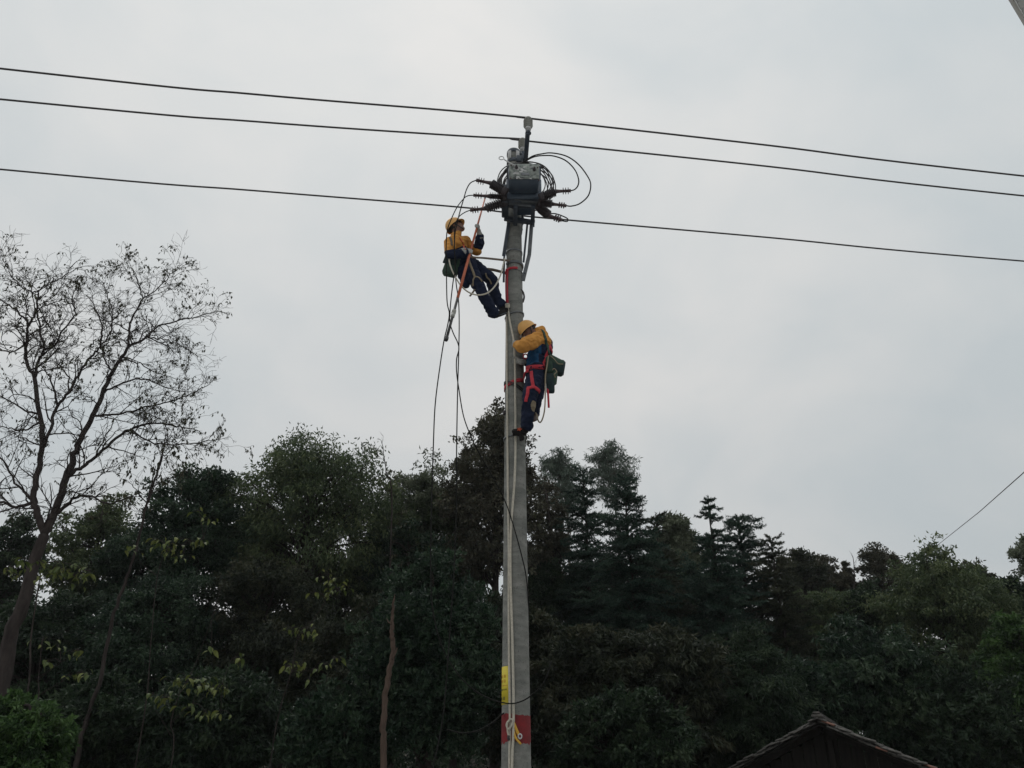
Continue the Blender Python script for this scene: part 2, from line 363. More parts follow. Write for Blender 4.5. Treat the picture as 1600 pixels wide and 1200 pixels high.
# ------------------------------------------------------------------ trees
def leaf_block(mb, c, d, L_, W_, rng, mi=0, tint=None, fold=.25):
    """two-triangle folded leaves: c base points, d directions (both n x 3), lengths, widths"""
    n = len(c); d = d / np.maximum(np.linalg.norm(d, axis=1, keepdims=True), 1e-9)
    r = rng.normal(size=(n, 3)); s_ = np.cross(d, r); s_ /= np.maximum(np.linalg.norm(s_, axis=1, keepdims=True), 1e-9)
    nn = np.cross(s_, d)
    L_ = np.broadcast_to(L_, (n,))[:, None]; W_ = np.broadcast_to(W_, (n,))[:, None]
    mid = c + d * L_ * .45
    a = c; b = mid + s_ * W_ * .5 + nn * W_ * fold; t = c + d * L_ - nn * L_ * .08; e = mid - s_ * W_ * .5 + nn * W_ * fold
    v = np.stack([a, b, t, e], 1).reshape(-1, 3)
    k = np.arange(n)[:, None] * 4
    f = np.concatenate([k + [0, 2, 1], k + [0, 3, 2]], 1).reshape(-1, 3)
    tt = rng.random(n) if tint is None else tint
    mb.add(v, f, mi, np.repeat(tt, 2))
def blade_block(mb, c, d, L_, W_, rng, tint):
    n = len(c); d = d / np.maximum(np.linalg.norm(d, axis=1, keepdims=True), 1e-9)
    s_ = np.cross(d, rng.normal(size=(n, 3))); s_ /= np.maximum(np.linalg.norm(s_, axis=1, keepdims=True), 1e-9)
    v = np.stack([c + s_ * W_ / 2, c - s_ * W_ / 2, c + d * np.broadcast_to(L_, (n,))[:, None]], 1).reshape(-1, 3)
    mb.add(v, np.arange(n * 3).reshape(-1, 3), 0, tint)

def metric(pxt, pyt, hw, pyb, Y):
    top = P(pxt, pyt, Y); bot = P(pxt, pyb, Y); m = mpp((top + bot) / 2)
    gz = float(ground_z(top[0], Y))
    return top[0], top[2], max(bot[2], gz + .1), hw * m, gz

def broadleaf(name, label, pxt, pyt, hw, pyb, Y, leaf, seed, ll=.13, lw=.06, nlobe=13, nlimb=70, per=150, droop=.5, trunk=.13,
              spread=.34, depth=.9, cat='tree', group=None, bark='bark', lean=0.0, pointy=0.0, fill=.72, rosette=False):
    rng = np.random.default_rng(seed)
    x, zt, zb, r, gz = metric(pxt, pyt, hw, pyb, Y)
    H = zt - zb; zc = zb + H * .46
    base = np.array((x + lean, Y, gz - .05))
    root = empty(name, base, label, cat, group)
    # lobes
    lob = []
    for k in range(nlobe):
        for _ in range(40):
            d = unit(rng.normal(size=3)); rr = rng.uniform(.45, .74)
            c = np.array((d[0] * r * rr, d[1] * r * depth * rr, d[2] * H * .5 * rr))
            tt = (c[2] + H * .46) / H
            if pointy: sc = 1 - pointy * max(0, tt - .3) / .7; c[0] *= sc; c[1] *= sc
            if all(np.linalg.norm((c - o[0]) / (r, r, H * .5)) > .33 for o in lob): break
        tt = (c[2] + H * .46) / H
        lob.append((c, rng.uniform(.30, .46) * min(r, H * .6) * (1 - pointy * .55 * max(0, tt - .3))))
    zc2 = zb + H * .5
    cen = np.array((x, Y, zc2))
    br = MB(); top = cen + (0, 0, H * .36)
    tp = spline([base, base + (top - base) * .35 + np.array((rng.normal() * .12, rng.normal() * .12, 0)), base + (top - base) * .7 + np.array((rng.normal() * .15, rng.normal() * .15, 0)), top], 6)
    br.tube(tp, np.linspace(trunk, trunk * .25, len(tp)), 8)
    tips = []
    for k in range(nlimb):
        c, lr = lob[k % len(lob)]
        d = unit(rng.normal(size=3) + (0, 0, .35)); tip = cen + c + d * lr * rng.uniform(.55, 1.0)
        if k % 2:
            d = unit(rng.normal(size=3) + (0, 0, .25)); q_ = d * rng.uniform(.55, .97); lr = rng.uniform(.2, .42) * min(r, H * .6)
            tq = (q_[2] + 1) / 2; sc = 1 - pointy * max(0, tq - .3) / .7; lr *= .55 + .45 * sc
            c = np.array((q_[0] * r * sc, q_[1] * r * depth * sc, q_[2] * H * .5)); tip = cen + c; c = c * .8
        hz = max(tip[2] - gz - rng.uniform(.25, .6) * max(r, .3 * H), (zb - gz) * .7); hz = min(hz, (top[2] - gz) * .97) + gz
        ii = int(np.argmin(abs(tp[:, 2] - hz))); st = tp[ii]
        lc = cen + c * .85
        pts = spline([st, st * .55 + lc * .45 + rng.normal(size=3) * .12 + (0, 0, .1), lc * .5 + tip * .5 + rng.normal(size=3) * .1, tip], 4)
        br.tube(pts, np.linspace(max(.012, trunk * .3 * rng.uniform(.5, 1)), .006, len(pts)), 4, cap=False)
        tips.append((tip, d, lr))
        for q in range(2):
            i0 = rng.integers(len(pts) // 2, len(pts) - 2); e = pts[i0] + unit(rng.normal(size=3) + d) * lr * rng.uniform(.4, .8)
            br.tube(np.linspace(pts[i0], e, 4) + np.array([[0, 0, 0], rng.normal(size=3) * .03, rng.normal(size=3) * .03, [0, 0, 0]]), [.009, .007, .005, .004], 3, cap=False)
            tips.append((e, unit(e - pts[i0]), lr))
    br.build('trunk', M[bark], root)
    lm = MB()
    n = int(per * fill)
    for (tip, d, lr) in tips:
        ct = np.clip(rng.normal(.42, .24), .02, .98)
        nc = 5
        for _ in range(nc):
            cc = tip + np.clip(rng.normal(size=3), -1.4, 1.1) * spread * lr * np.array((1, 1, .75))
            k = max(3, int(n / nc * rng.uniform(.5, 1.5)))
            if rosette:
                ax = unit(np.array((0, 0, .8)) + rng.normal(size=3) * .6)
                c0 = np.repeat(cc[None], k, 0) + rng.normal(size=(k, 3)) * .02
                dd = rng.normal(size=(k, 3)) + ax * 1.0
                # several rosettes in the clump
                off = rng.normal(size=(max(1, k // 7), 3)) * .12 * lr * 1.6
                c0 = c0 + off[rng.integers(0, len(off), k)]
            else:
                c0 = cc + np.clip(rng.normal(size=(k, 3)), -1.6, 1.6) * np.array((1, 1, .55)) * .17 * lr
                dd = rng.normal(size=(k, 3)) * .75 + unit(cc - cen) * .35 + np.array((0, 0, -droop))
            leaf_block(lm, c0, dd, ll * rng.uniform(.65, 1.25, k), lw * rng.uniform(.7, 1.2, k), rng, 0, np.clip(ct + rng.normal(size=k) * .17, 0, 1))
    tag(lm.build('crown', LF[leaf], root, smooth=False), kind='stuff')
    return root

def conifer(name, label, pxt, pyt, hw, pyb, Y, seed, leaf='fir', group=None, dens=1.0, trunk=.13, open_=0.0, blunt=.10, lean=0.0):
    rng = np.random.default_rng(seed)
    x, zt, zb, r, gz = metric(pxt, pyt, hw, pyb, Y)
    base = np.array((x, Y, gz - .05)); root = empty(name, base, label, 'tree', group)
    br = MB(); lm = MB()
    top = np.array((x + lean, Y, zt))
    tp = np.linspace(base, top, 14); tp[1:-1] += rng.normal(size=(12, 3)) * .02
    br.tube(tp, np.linspace(trunk, .012, 14), 7)
    H = zt - zb; z = zt - .12
    C, D, T = [], [], []
    def spray(p0, p1, n, ct):
        pts = np.linspace(p0, p1, n); ax = unit(p1 - p0)
        for k in range(7):
            C.append(pts + rng.normal(size=(n, 3)) * .012)
            dd = rng.normal(size=(n, 3)); dd -= (dd @ ax)[:, None] * ax
            dd /= np.maximum(np.linalg.norm(dd, axis=1, keepdims=True), 1e-9)
            D.append(dd + ax * .9 + np.array((0, 0, -.1))); T.append(np.clip(ct + rng.normal(size=n) * .15, 0, 1))
    spray(top - (0, 0, .5), top + (0, 0, .05), 14, .5)
    while z > zb:
        t = (zt - z) / H
        prof = r * min(1, blunt + t * 2.1) * (.72 + .28 * min(1, t * 1.5))
        nb = 5 + int(5 * min(1, t * 3))
        a0 = rng.random() * 6.28
        for k in range(nb):
            if rng.random() < open_: continue
            a = a0 + k * 6.283 / nb + rng.normal() * .25
            ln = max(.16, prof * (rng.uniform(.6, 1.15) if rng.random() < .85 else rng.uniform(1.2, 1.5)))
            hd = np.array((math.cos(a), math.sin(a), 0)); st = np.array((x + lean * max(0, (z - base[2]) / (zt - base[2])), Y, z + rng.normal() * (.05 if t < .1 else .30)))
            rise = rng.normal() * .12 + .75 if t < .10 else (.6 if t < .25 else rng.uniform(.15, .5))
            pts = np.array([st, st + hd * ln * .35 + (0, 0, ln * rise * .5), st + hd * ln * .7 + (0, 0, ln * (rise - .25) * .5), st + hd * ln + (0, 0, ln * (rise * .9 - .28))])
            pts = spline(pts, 3)
            br.tube(pts, np.linspace(.014 + .012 * min(1, ln), .004, len(pts)), 3, cap=False)
            ct = np.clip(rng.normal(.4, .2), 0.02, .98)
            side = np.array((-hd[1], hd[0], 0))
            for q in range(0, len(pts) - 2, 2): spray(pts[q], pts[q + 2], max(3, int(ln / .16)), ct)
            nbl = 0 if ln < .38 else max(2, int(ln / .15 * dens))
            for q in range(nbl):
                f = (q + .8) / (nbl + .6); pp = pts[min(len(pts) - 1, int(f * (len(pts) - 1)))]
                bl = (.10 + .26 * (1 - f)) * min(1, ln / .9 + .2) * rng.uniform(.6, 1.3)
                for sg in (-1, 1):
                    if rng.random() < .12: continue
                    spray(pp, pp + (hd * .9 + side * sg * .7 + np.array((0, 0, rng.normal() * .22 + .05))) * bl, max(3, int(bl / .05)), ct)
            spray(pts[-3], pts[-1] + hd * .06, 6, ct)
        z -= rng.uniform(.20, .28) if t < .10 else rng.uniform(.14, .24)
    C = np.concatenate(C); D = np.concatenate(D); T = np.concatenate(T)
    br.build('trunk', M['bark'], root)
    blade_block(lm, C, D, rng.uniform(.05, .095, len(C)), .024, rng, T)
    tag(lm.build('crown', LF[leaf], root, smooth=False), kind='stuff')
    return root

GR = {'fir': 'dark firs along the tree line', 'wood': 'broadleaf trees of the wood behind the pole', 'under': 'bushy trees and shrubs filling the wood edge'}
BL = [  # name, label, top px, top py, half width, crown bottom py, distance, leaf, options
 ('broadleaf_tree', 'dark low crown showing between the stems of the bare tree', 30, 792, 75, 1010, 27, 'dark', {}),
 ('broadleaf_tree', 'olive green rounded tree just behind the bare tree and its slender neighbour', 172, 768, 72, 990, 26, 'olive', {}),
 ('evergreen_tree', 'dense glossy evergreen with pointed crown beside the bare tree', 325, 703, 88, 960, 22, 'ever', dict(nlimb=90, ll=.12, pointy=.35, droop=.2)),
 ('broadleaf_tree', 'widest domed tree with drooping leaves and sky showing through, left of pole', 496, 684, 140, 940, 23, 'olive', dict(nlobe=22, nlimb=120, per=150, fill=.66, ll=.145, lw=.05, droop=1.0, trunk=.17, spread=.28)),
 ('broadleaf_tree', 'pale brownish sparse tree between the wide dome and the utility pole', 676, 712, 82, 920, 27, 'pale', dict(per=120, ll=.17, droop=.8)),
 ('broadleaf_tree', 'tallest pointed leafy tree rising directly behind the utility pole', 778, 612, 84, 960, 24, 'red', dict(nlobe=24, nlimb=140, per=120, fill=.62, spread=.36, pointy=.42, ll=.13, lw=.07, droop=.2, trunk=.16)),
 ('eucalyptus_tree', 'thin grey green eucalyptus close to the utility pole', 876, 690, 40, 835, 34, 'grey', dict(per=95, fill=.5, spread=.5, ll=.2, lw=.04, droop=1.2, bark='barkp', trunk=.10)),
 ('eucalyptus_tree', 'tall thin grey eucalyptus with open crown above the firs', 952, 682, 40, 815, 35, 'grey', dict(per=85, fill=.45, spread=.5, ll=.2, lw=.04, droop=1.2, bark='barkp', trunk=.10)),
 ('broadleaf_tree', 'pale grey brown tree with coarse leaves between two groups of firs', 1052, 804, 48, 940, 30, 'pale', dict(per=85, ll=.22, lw=.07, droop=.8)),
 ('broadleaf_tree', 'round blue green tree in the dip between the firs', 1042, 858, 60, 1010, 27, 'fir', dict(nlimb=80, ll=.11)),
 ('broadleaf_tree', 'brown leaved tree next to the last fir on the skyline', 1240, 850, 42, 1000, 30, 'brown', dict(per=110)),
 ('broadleaf_tree', 'red brown tree with knobbly top on the lower skyline', 1284, 858, 32, 1000, 31, 'red', dict(per=110)),
 ('broadleaf_tree', 'small narrow purplish red tree on the lower skyline', 1316, 871, 17, 980, 32, 'red', dict(nlimb=40, nlobe=7, per=110)),
 ('broadleaf_tree', 'open sparse tree poking up beside the yellow green dome', 1366, 837, 36, 960, 30, 'red', dict(per=60, nlimb=60, ll=.14)),
 ('broadleaf_tree', 'big yellow green domed tree below the slanting wire', 1450, 858, 108, 1080, 24, 'olive', dict(nlobe=22, nlimb=120, per=190, fill=.72, ll=.135, lw=.05, droop=.9, trunk=.17)),
 ('broadleaf_tree', 'brownish crown against the far flank of the yellow green dome', 1508, 880, 46, 1020, 28, 'brown', {}),
 ('broadleaf_tree', 'dark dense tree at the far end of the tree line', 1590, 884, 44, 1080, 25, 'dark', dict(nlimb=80)),
 ('broadleaf_tree', 'sparse twiggy tree rising over the last dark tree', 1606, 832, 36, 930, 30, 'pale', dict(per=45, nlimb=55, ll=.14)),

 ('broadleaf_tree', 'dark tree filling the gap between glossy evergreen and wide dome', 405, 775, 70, 1020, 26, 'dark', {}),
 ('broadleaf_tree', 'dark green tree below the pale sparse tree', 640, 815, 72, 1030, 24, 'ever', {}),
 ('broadleaf_tree', 'deeply shaded brownish tree glimpsed behind those under the wide dome', 545, 835, 95, 1130, 27, 'brown', dict(nlobe=18, nlimb=100)),
 ('broadleaf_tree', 'dark tree low behind the pole and the shaggy fir', 862, 860, 85, 1130, 27, 'dark', dict(nlobe=18, nlimb=100)),
 ('broadleaf_tree', 'olive tree in the hollow between the wide dome and the pale sparse tree', 612, 762, 62, 1020, 25, 'olive', dict(ll=.14, lw=.05, fill=.9)),
 ('broadleaf_tree', 'evergreen tree half hidden by the slender leaning trunk', 240, 800, 62, 1010, 25, 'ever', {}),
 ('broadleaf_tree', 'dark round tree at the foot of the shaggy fir', 925, 870, 75, 1080, 26, 'dark', {}),
 ('broadleaf_tree', 'broad dark tree beyond the bare tree, mostly outside the picture', -95, 800, 100, 1130, 24, 'dark', dict(nlobe=18, nlimb=90)),
 ('broadleaf_tree', 'olive tree furthest out beyond the bare tree', -255, 810, 100, 1150, 23, 'olive', dict(nlobe=18, nlimb=90)),
 ('broadleaf_tree', 'dark tree past the end of the tree line on the hut side', 1705, 900, 90, 1150, 24, 'ever', dict(nlobe=18, nlimb=90)),
 ('broadleaf_tree', 'dusky tree at the shoulder of the tallest leafy tree', 722, 742, 62, 1010, 26, 'olive', {}),
 ('broadleaf_tree', 'reddish tree just right of the utility pole below the thin eucalyptus', 852, 728, 44, 1010, 27, 'red', dict(per=110, pointy=.4)),
 ('broadleaf_tree', 'olive tree under the brown leaved skyline tree', 1262, 905, 66, 1080, 26, 'olive', {}),
 ('broadleaf_tree', 'dark tree between reddish trees and yellow green dome', 1352, 900, 58, 1080, 26, 'dark', {}),
 ('broadleaf_tree', 'dark tree wedged behind the two firs on the spire side', 1086, 880, 70, 1080, 27, 'ever', {}),
 ('broadleaf_tree', 'brownish tree at the far edge beside the dark dense tree', 1546, 925, 50, 1080, 27, 'olive', {}),
]
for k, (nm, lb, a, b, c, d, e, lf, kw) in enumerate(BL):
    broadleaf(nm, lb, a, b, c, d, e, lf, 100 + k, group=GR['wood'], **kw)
CF = [
 ('dark fir with blunt top beside the grey eucalyptus', 916, 736, 52, 1190, 25, 'fir', dict(blunt=.34, lean=-.12)),
 ('broad shaggy fir with upswept spiky branches right of the pole', 976, 748, 74, 1190, 22, 'fir', dict(dens=1.15, blunt=.26, open_=.06)),
 ('short fir stepping down from the shaggy fir', 1016, 806, 46, 1150, 24, 'firb', dict(blunt=.3, open_=.15, lean=.2)),
 ('slim fir with the sharpest spire on the skyline', 1106, 778, 56, 1190, 23, 'fir', {}),
 ('second fir behind the sharp spire with ragged top', 1146, 810, 60, 1190, 25, 'fir', dict(dens=1.1, blunt=.5, lean=.15)),
 ('lowest fir at the shoulder of the spire group', 1198, 842, 50, 1180, 24, 'firb', dict(blunt=.42, open_=.1, lean=.12)),
]
for k, (lb, a, b, c, d, e, lf, kw) in enumerate(CF):
    conifer('fir_tree', lb, a, b, c, d, e, 300 + k, lf, group=GR['fir'], **kw)
UN = [
 ('evergreen_bush', 'dense rounded evergreen with rosettes of leaves close left of the pole', 676, 868, 118, 1240, 15.5, 'ever', dict(nlobe=24, nlimb=150, per=190, ll=.10, lw=.045, rosette=True, droop=0, spread=.4)),
 ('broadleaf_tree', 'brown tinged tree under the wide dome', 440, 870, 112, 1190, 20.5, 'brown', dict(nlobe=20, nlimb=110)),
 ('broadleaf_tree', 'dark leafy tree under the pointed evergreen', 262, 884, 112, 1180, 20, 'ever', dict(nlobe=20, nlimb=110, ll=.10, lw=.05)),
 ('broadleaf_tree', 'dark tree behind the trunk of the bare tree', 96, 915, 112, 1220, 20, 'dark', dict(nlobe=20, nlimb=110)),
 ('broadleaf_tree', 'brown leaved tree behind the broken dead trunk', 566, 935, 92, 1210, 19, 'brown', dict(nlobe=18, nlimb=100)),
 ('broadleaf_tree', 'dull brown green tree partly hidden by the utility pole', 806, 912, 92, 1230, 19.5, 'brown', dict(nlobe=18, nlimb=100)),
 ('broadleaf_tree', 'shaded brown green tree just right of the red band', 912, 958, 92, 1230, 18, 'brown', dict(nlobe=18, nlimb=110)),
 ('broadleaf_tree', 'shaded brownish tree with long drooping leaves below the shaggy fir', 1034, 975, 92, 1230, 18, 'brown', dict(nlobe=18, nlimb=110, ll=.17, lw=.06, droop=.9)),
 ('broadleaf_tree', 'shaded narrow leaved tree below the sharp spire', 1150, 990, 92, 1230, 18.5, 'dark', dict(nlobe=18, nlimb=110, ll=.15, lw=.035, droop=.8)),
 ('shrub', 'leafy shrub with rosettes right behind the hut ridge', 1232, 1026, 86, 1240, 19.5, 'ever', dict(nlobe=16, nlimb=100, rosette=True, droop=0)),
 ('broadleaf_tree', 'green tree standing between hut and yellow green dome', 1340, 968, 92, 1220, 20, 'ever', dict(nlobe=18, nlimb=100, ll=.16, droop=.8)),
 ('shrub', 'dark shrub behind the long slope of the hut roof', 1462, 1046, 104, 1240, 19, 'dark', dict(nlobe=18, nlimb=110, rosette=True, droop=0)),
 ('broadleaf_tree', 'fresh green tree at the edge of the picture below the dark dense tree', 1582, 950, 72, 1230, 20, 'bright', dict(nlobe=16, nlimb=90)),
 ('shrub', 'bright green leafy bush low in the corner beneath the bare tree', 44, 1094, 78, 1290, 12, 'bright', dict(nlobe=16, nlimb=110, per=170, ll=.09, lw=.04, spread=.4)),
 ('shrub', 'dark shrub below the yellow leaved saplings', 345, 1052, 112, 1240, 16.5, 'dark', dict(nlobe=18, nlimb=110)),
 ('shrub', 'dark shrub at the foot of the broken dead trunk', 540, 1090, 84, 1250, 15.5, 'ever', dict(nlobe=16, nlimb=90, rosette=True, droop=0)),
 ('shrub', 'dark shrub behind the leaning slender trunk', 170, 1055, 92, 1240, 16.5, 'dark', dict(nlobe=16, nlimb=90)),
 ('shrub', 'low dark shrub between utility pole and hut', 980, 1088, 112, 1250, 16, 'dark', dict(nlobe=18, nlimb=110)),
]
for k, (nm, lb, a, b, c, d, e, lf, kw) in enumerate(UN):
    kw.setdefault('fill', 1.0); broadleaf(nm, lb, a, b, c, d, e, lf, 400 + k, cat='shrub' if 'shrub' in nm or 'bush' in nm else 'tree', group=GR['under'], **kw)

# undergrowth and far wood: nobody could count these
rng = np.random.default_rng(5)
ug = MB()
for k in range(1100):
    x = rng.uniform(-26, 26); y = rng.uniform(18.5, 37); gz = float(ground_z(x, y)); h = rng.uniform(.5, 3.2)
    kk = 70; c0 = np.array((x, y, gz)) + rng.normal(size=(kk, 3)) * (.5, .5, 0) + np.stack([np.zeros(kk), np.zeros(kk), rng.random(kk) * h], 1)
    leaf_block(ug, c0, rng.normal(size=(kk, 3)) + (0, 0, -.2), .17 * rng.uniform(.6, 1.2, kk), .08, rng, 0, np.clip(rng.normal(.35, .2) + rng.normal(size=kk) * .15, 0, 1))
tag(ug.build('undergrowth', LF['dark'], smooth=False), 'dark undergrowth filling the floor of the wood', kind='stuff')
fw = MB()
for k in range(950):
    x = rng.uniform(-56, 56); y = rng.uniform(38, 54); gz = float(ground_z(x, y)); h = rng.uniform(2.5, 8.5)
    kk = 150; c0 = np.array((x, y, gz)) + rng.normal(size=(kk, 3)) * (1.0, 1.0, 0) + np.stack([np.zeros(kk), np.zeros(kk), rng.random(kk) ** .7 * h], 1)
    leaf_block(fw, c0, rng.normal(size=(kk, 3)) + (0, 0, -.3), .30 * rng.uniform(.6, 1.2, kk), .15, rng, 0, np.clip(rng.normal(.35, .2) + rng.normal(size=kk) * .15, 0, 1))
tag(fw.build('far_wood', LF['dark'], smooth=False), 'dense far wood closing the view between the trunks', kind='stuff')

# ---- twigs, shared by the bare trees
def twigs(mb, lm, start, d, ln, rad, rng, level, leafp, up=.12, ll=.13):
    n = 5; p = [np.array(start)]; d = unit(d)
    for i_ in range(n):
        d = unit(d + rng.normal(size=3) * .20 + (0, 0, up * .5)); p.append(p[-1] + d * ln / n)
    p = np.array(p); mb.tube(p, np.linspace(rad, max(.0028, rad * .45), n + 1), 4 if rad > .012 else 3, cap=False)
    if level > 0:
        for q_ in range(rng.integers(3, 6)):
            i_ = rng.integers(1, n + 1); dd = unit(p[min(i_, n)] - p[i_ - 1]); s_ = unit(np.cross(dd, rng.normal(size=3)))
            twigs(mb, lm, p[i_], unit(dd * .75 + s_ * rng.uniform(.5, .9)), ln * rng.uniform(.45, .72), max(.003, rad * .55), rng, level - 1, leafp, up, ll)
    elif rng.random() < leafp * (1.7 if noise.noise(Vector(p[0]) * 1.1) > .05 else .35):
        k = rng.integers(2, 6); c0 = p[-1] + rng.normal(size=(k, 3)) * .006
        c0[: k // 2] = p[rng.integers(2, n, k // 2)] if k // 2 else c0[:0]
        leaf_block(lm, c0, rng.normal(size=(k, 3)) * .4 + (0, 0, -.9), ll * rng.uniform(.7, 1.3, k), ll * .42, rng, 0, np.clip(rng.normal(.45, .2, k), 0, 1))

def limb_tree(name, label, cat, Y, limbs, seed, base_px, leafp, bark='bark', tw=(1.0, 2), step=.34, leaf='bare', group=None, ll=.13, up=.12, dy=.5, leafpart=True):
    """limbs: list of (pixel polyline, start radius, end radius, twig density)"""
    rng = np.random.default_rng(seed)
    b = P(*base_px, Y); base = np.array((b[0], Y, float(ground_z(b[0], Y)) - .05))
    root = empty(name, base, label, cat, group)
    br = MB(); lm = MB()
    joint = {}
    for li, (pts, r0, r1, dens) in enumerate(limbs):
        n = len(pts); s0 = joint.get(pts[0], 0.0 if li == 0 else rng.normal() * .1); drift = rng.uniform(-1, 1) * dy if li else 0.0
        P3 = []
        for q_, pt in enumerate(pts):
            off = s0 + drift * q_ / (n - 1); joint.setdefault(pt, off); off = joint[pt]
            P3.append(P(pt[0], pt[1], Y + off))
        P3 = np.array(P3)
        if li == 0: P3 = np.vstack([base, P3])
        c = spline(P3, 5); c[1:-1] += rng.normal(size=(len(c) - 2, 3)) * .012
        br.tube(c, np.linspace(r0, r1, len(c)), 8 if r0 > .05 else 6)
        if dens <= 0: continue
        seg = np.linalg.norm(np.diff(c, axis=0), axis=1); tot = seg.sum(); k = max(1, int(tot / step * dens))
        cum = np.concatenate([[0], np.cumsum(seg)])
        for q_ in range(k):
            s_ = tot * (q_ + rng.random()) / k; i_ = min(len(c) - 2, int(np.searchsorted(cum, s_)) - 1); i_ = max(i_, 0)
            pp = c[i_] + (c[i_ + 1] - c[i_]) * ((s_ - cum[i_]) / max(seg[i_], 1e-6)); dd = unit(c[i_ + 1] - c[i_])
            sd_ = unit(np.cross(dd, rng.normal(size=3)))
            rr = r0 + (r1 - r0) * s_ / tot
            twigs(br, lm, pp, unit(dd * .55 + sd_ * .8 + np.array((0, 0, .15))), tw[0] * rng.uniform(.6, 1.15) * (1 - .5 * s_ / tot), min(.016, rr * .6), rng, tw[1], leafp, up, ll)
        twigs(br, lm, c[-1], unit(c[-1] - c[-2]), tw[0] * .25, min(.014, r1), rng, tw[1], leafp, up, ll)
    br.build('trunk', M[bark], root)
    if lm.v: tag(lm.build('crown', LF[leaf], root, smooth=False), kind='stuff')
    return root

BT = [
 ([(0, 1150), (5, 1070), (17, 992), (37, 942), (54, 875), (69, 837)], .18, .13, 0),
 ([(69, 837), (62, 812), (52, 783), (58, 742), (66, 700), (61, 647), (54, 591)], .09, .055, .3),
 ([(54, 591), (41, 560), (42, 533), (44, 510), (35, 495), (17, 478), (-8, 463)], .05, .016, 1),
 ([(44, 510), (55, 490), (60, 469), (61, 455), (76, 443), (96, 434), (117, 411)], .034, .011, 1.2),
 ([(61, 455), (50, 457), (32, 446), (15, 425), (3, 402)], .022, .009, 1.1),
 ([(54, 591), (58, 568), (70, 546), (63, 516), (58, 480)], .045, .022, .8),
 ([(70, 546), (85, 539), (99, 516), (117, 490), (112, 469), (120, 450)], .032, .012, 1.1),
 ([(66, 700), (76, 679), (90, 635), (108, 612), (125, 580), (146, 554), (157, 539)], .05, .026, .7),
 ([(157, 539), (159, 507), (149, 484), (136, 462)], .028, .011, 1.2),
 ([(157, 539), (172, 520), (176, 490), (168, 462), (160, 440)], .022, .009, 1.2),
 ([(90, 635), (82, 600), (67, 574)], .03, .014, .8),
 ([(108, 612), (105, 586), (90, 568), (84, 545)], .024, .01, 1),
 ([(69, 837), (83, 808), (104, 746), (117, 711), (125, 685), (146, 650), (160, 615), (175, 583), (187, 562), (201, 542)], .105, .042, .3),
 ([(201, 542), (230, 527), (248, 510), (292, 498), (338, 487)], .038, .012, 1.3),
 ([(201, 542), (201, 516), (207, 495), (224, 466)], .038, .024, .7),
 ([(224, 466), (213, 437), (201, 408)], .02, .009, 1.3),
 ([(224, 466), (242, 455), (271, 425), (289, 414)], .022, .009, 1.4),
 ([(230, 527), (257, 530), (286, 542), (308, 557)], .022, .009, 1.3),
 ([(175, 583), (166, 565), (160, 548), (170, 530)], .028, .012, .9),
 ([(104, 746), (129, 730), (146, 717), (181, 685), (204, 670), (233, 662), (265, 664), (292, 669)], .055, .018, .9),
 ([(160, 615), (180, 604), (204, 594), (233, 594), (262, 606), (290, 612)], .03, .01, 1.2),
 ([(146, 650), (170, 648), (198, 644), (248, 632), (292, 618), (325, 602)], .034, .01, 1.2),
 ([(204, 670), (235, 690), (275, 694), (318, 690), (345, 686)], .028, .009, 1.2),
 ([(187, 562), (215, 566), (240, 580), (270, 590)], .022, .009, 1.1),
 ([(83, 808), (115, 780), (137, 775), (171, 787), (206, 775)], .045, .012, .9),
 ([(52, 783), (30, 792), (0, 783), (-25, 776)], .05, .02, .8),
 ([(52, 783), (40, 770), (25, 754), (0, 712), (-20, 690)], .04, .014, .9),
 ([(61, 647), (35, 638), (8, 622), (-15, 612)], .03, .01, 1.1),
 ([(42, 533), (25, 548), (0, 548), (-18, 540)], .028, .01, 1.1),
 ([(61, 660), (40, 672), (12, 668), (-12, 662)], .03, .01, 1.1),
]
BT = [(p_, a_ * (.72 if k_ else .80), b_ * .72, d_) for k_, (p_, a_, b_, d_) in enumerate(BT)]
limb_tree('bare_tree', 'large almost leafless tree with dark forked limbs against the sky', 'tree', 14.0, BT, 11, (0, 1190), .27, tw=(.86, 2), step=.16, dy=.7, ll=.075, up=-.02)
limb_tree('slender_tree', 'slender leaning grey trunk with a thin bare top beside the bare tree', 'tree', 15.5,
          [([(128, 1150), (137, 1121), (158, 1054), (171, 983), (192, 921), (208, 871), (230, 786), (238, 759), (248, 731), (257, 691)], .05, .012, 0),
           ([(230, 786), (238, 759), (248, 731), (257, 691)], .03, .012, 1.6), ([(238, 759), (255, 752), (280, 742)], .014, .006, 1.2), ([(230, 786), (215, 770), (200, 752)], .014, .006, 1.2)],
          12, (126, 1190), .5, 'bark', tw=(.6, 1), step=.3)
limb_tree('dead_sapling', 'spindly leafless stem standing above the skyline beside the open sparse tree', 'tree', 29,
          [([(1336, 960), (1335, 910), (1333, 872)], .03, .012, 2.2)], 13, (1336, 1100), 0, 'bark', tw=(.75, 0), step=.25)
limb_tree('bare_sapling', 'thin twiggy bare sapling sticking up beside the wide dome', 'tree', 22,
          [([(612, 800), (604, 740), (596, 690)], .03, .01, 1.4)], 14, (616, 1000), .15, 'bark', tw=(.7, 1), step=.4)

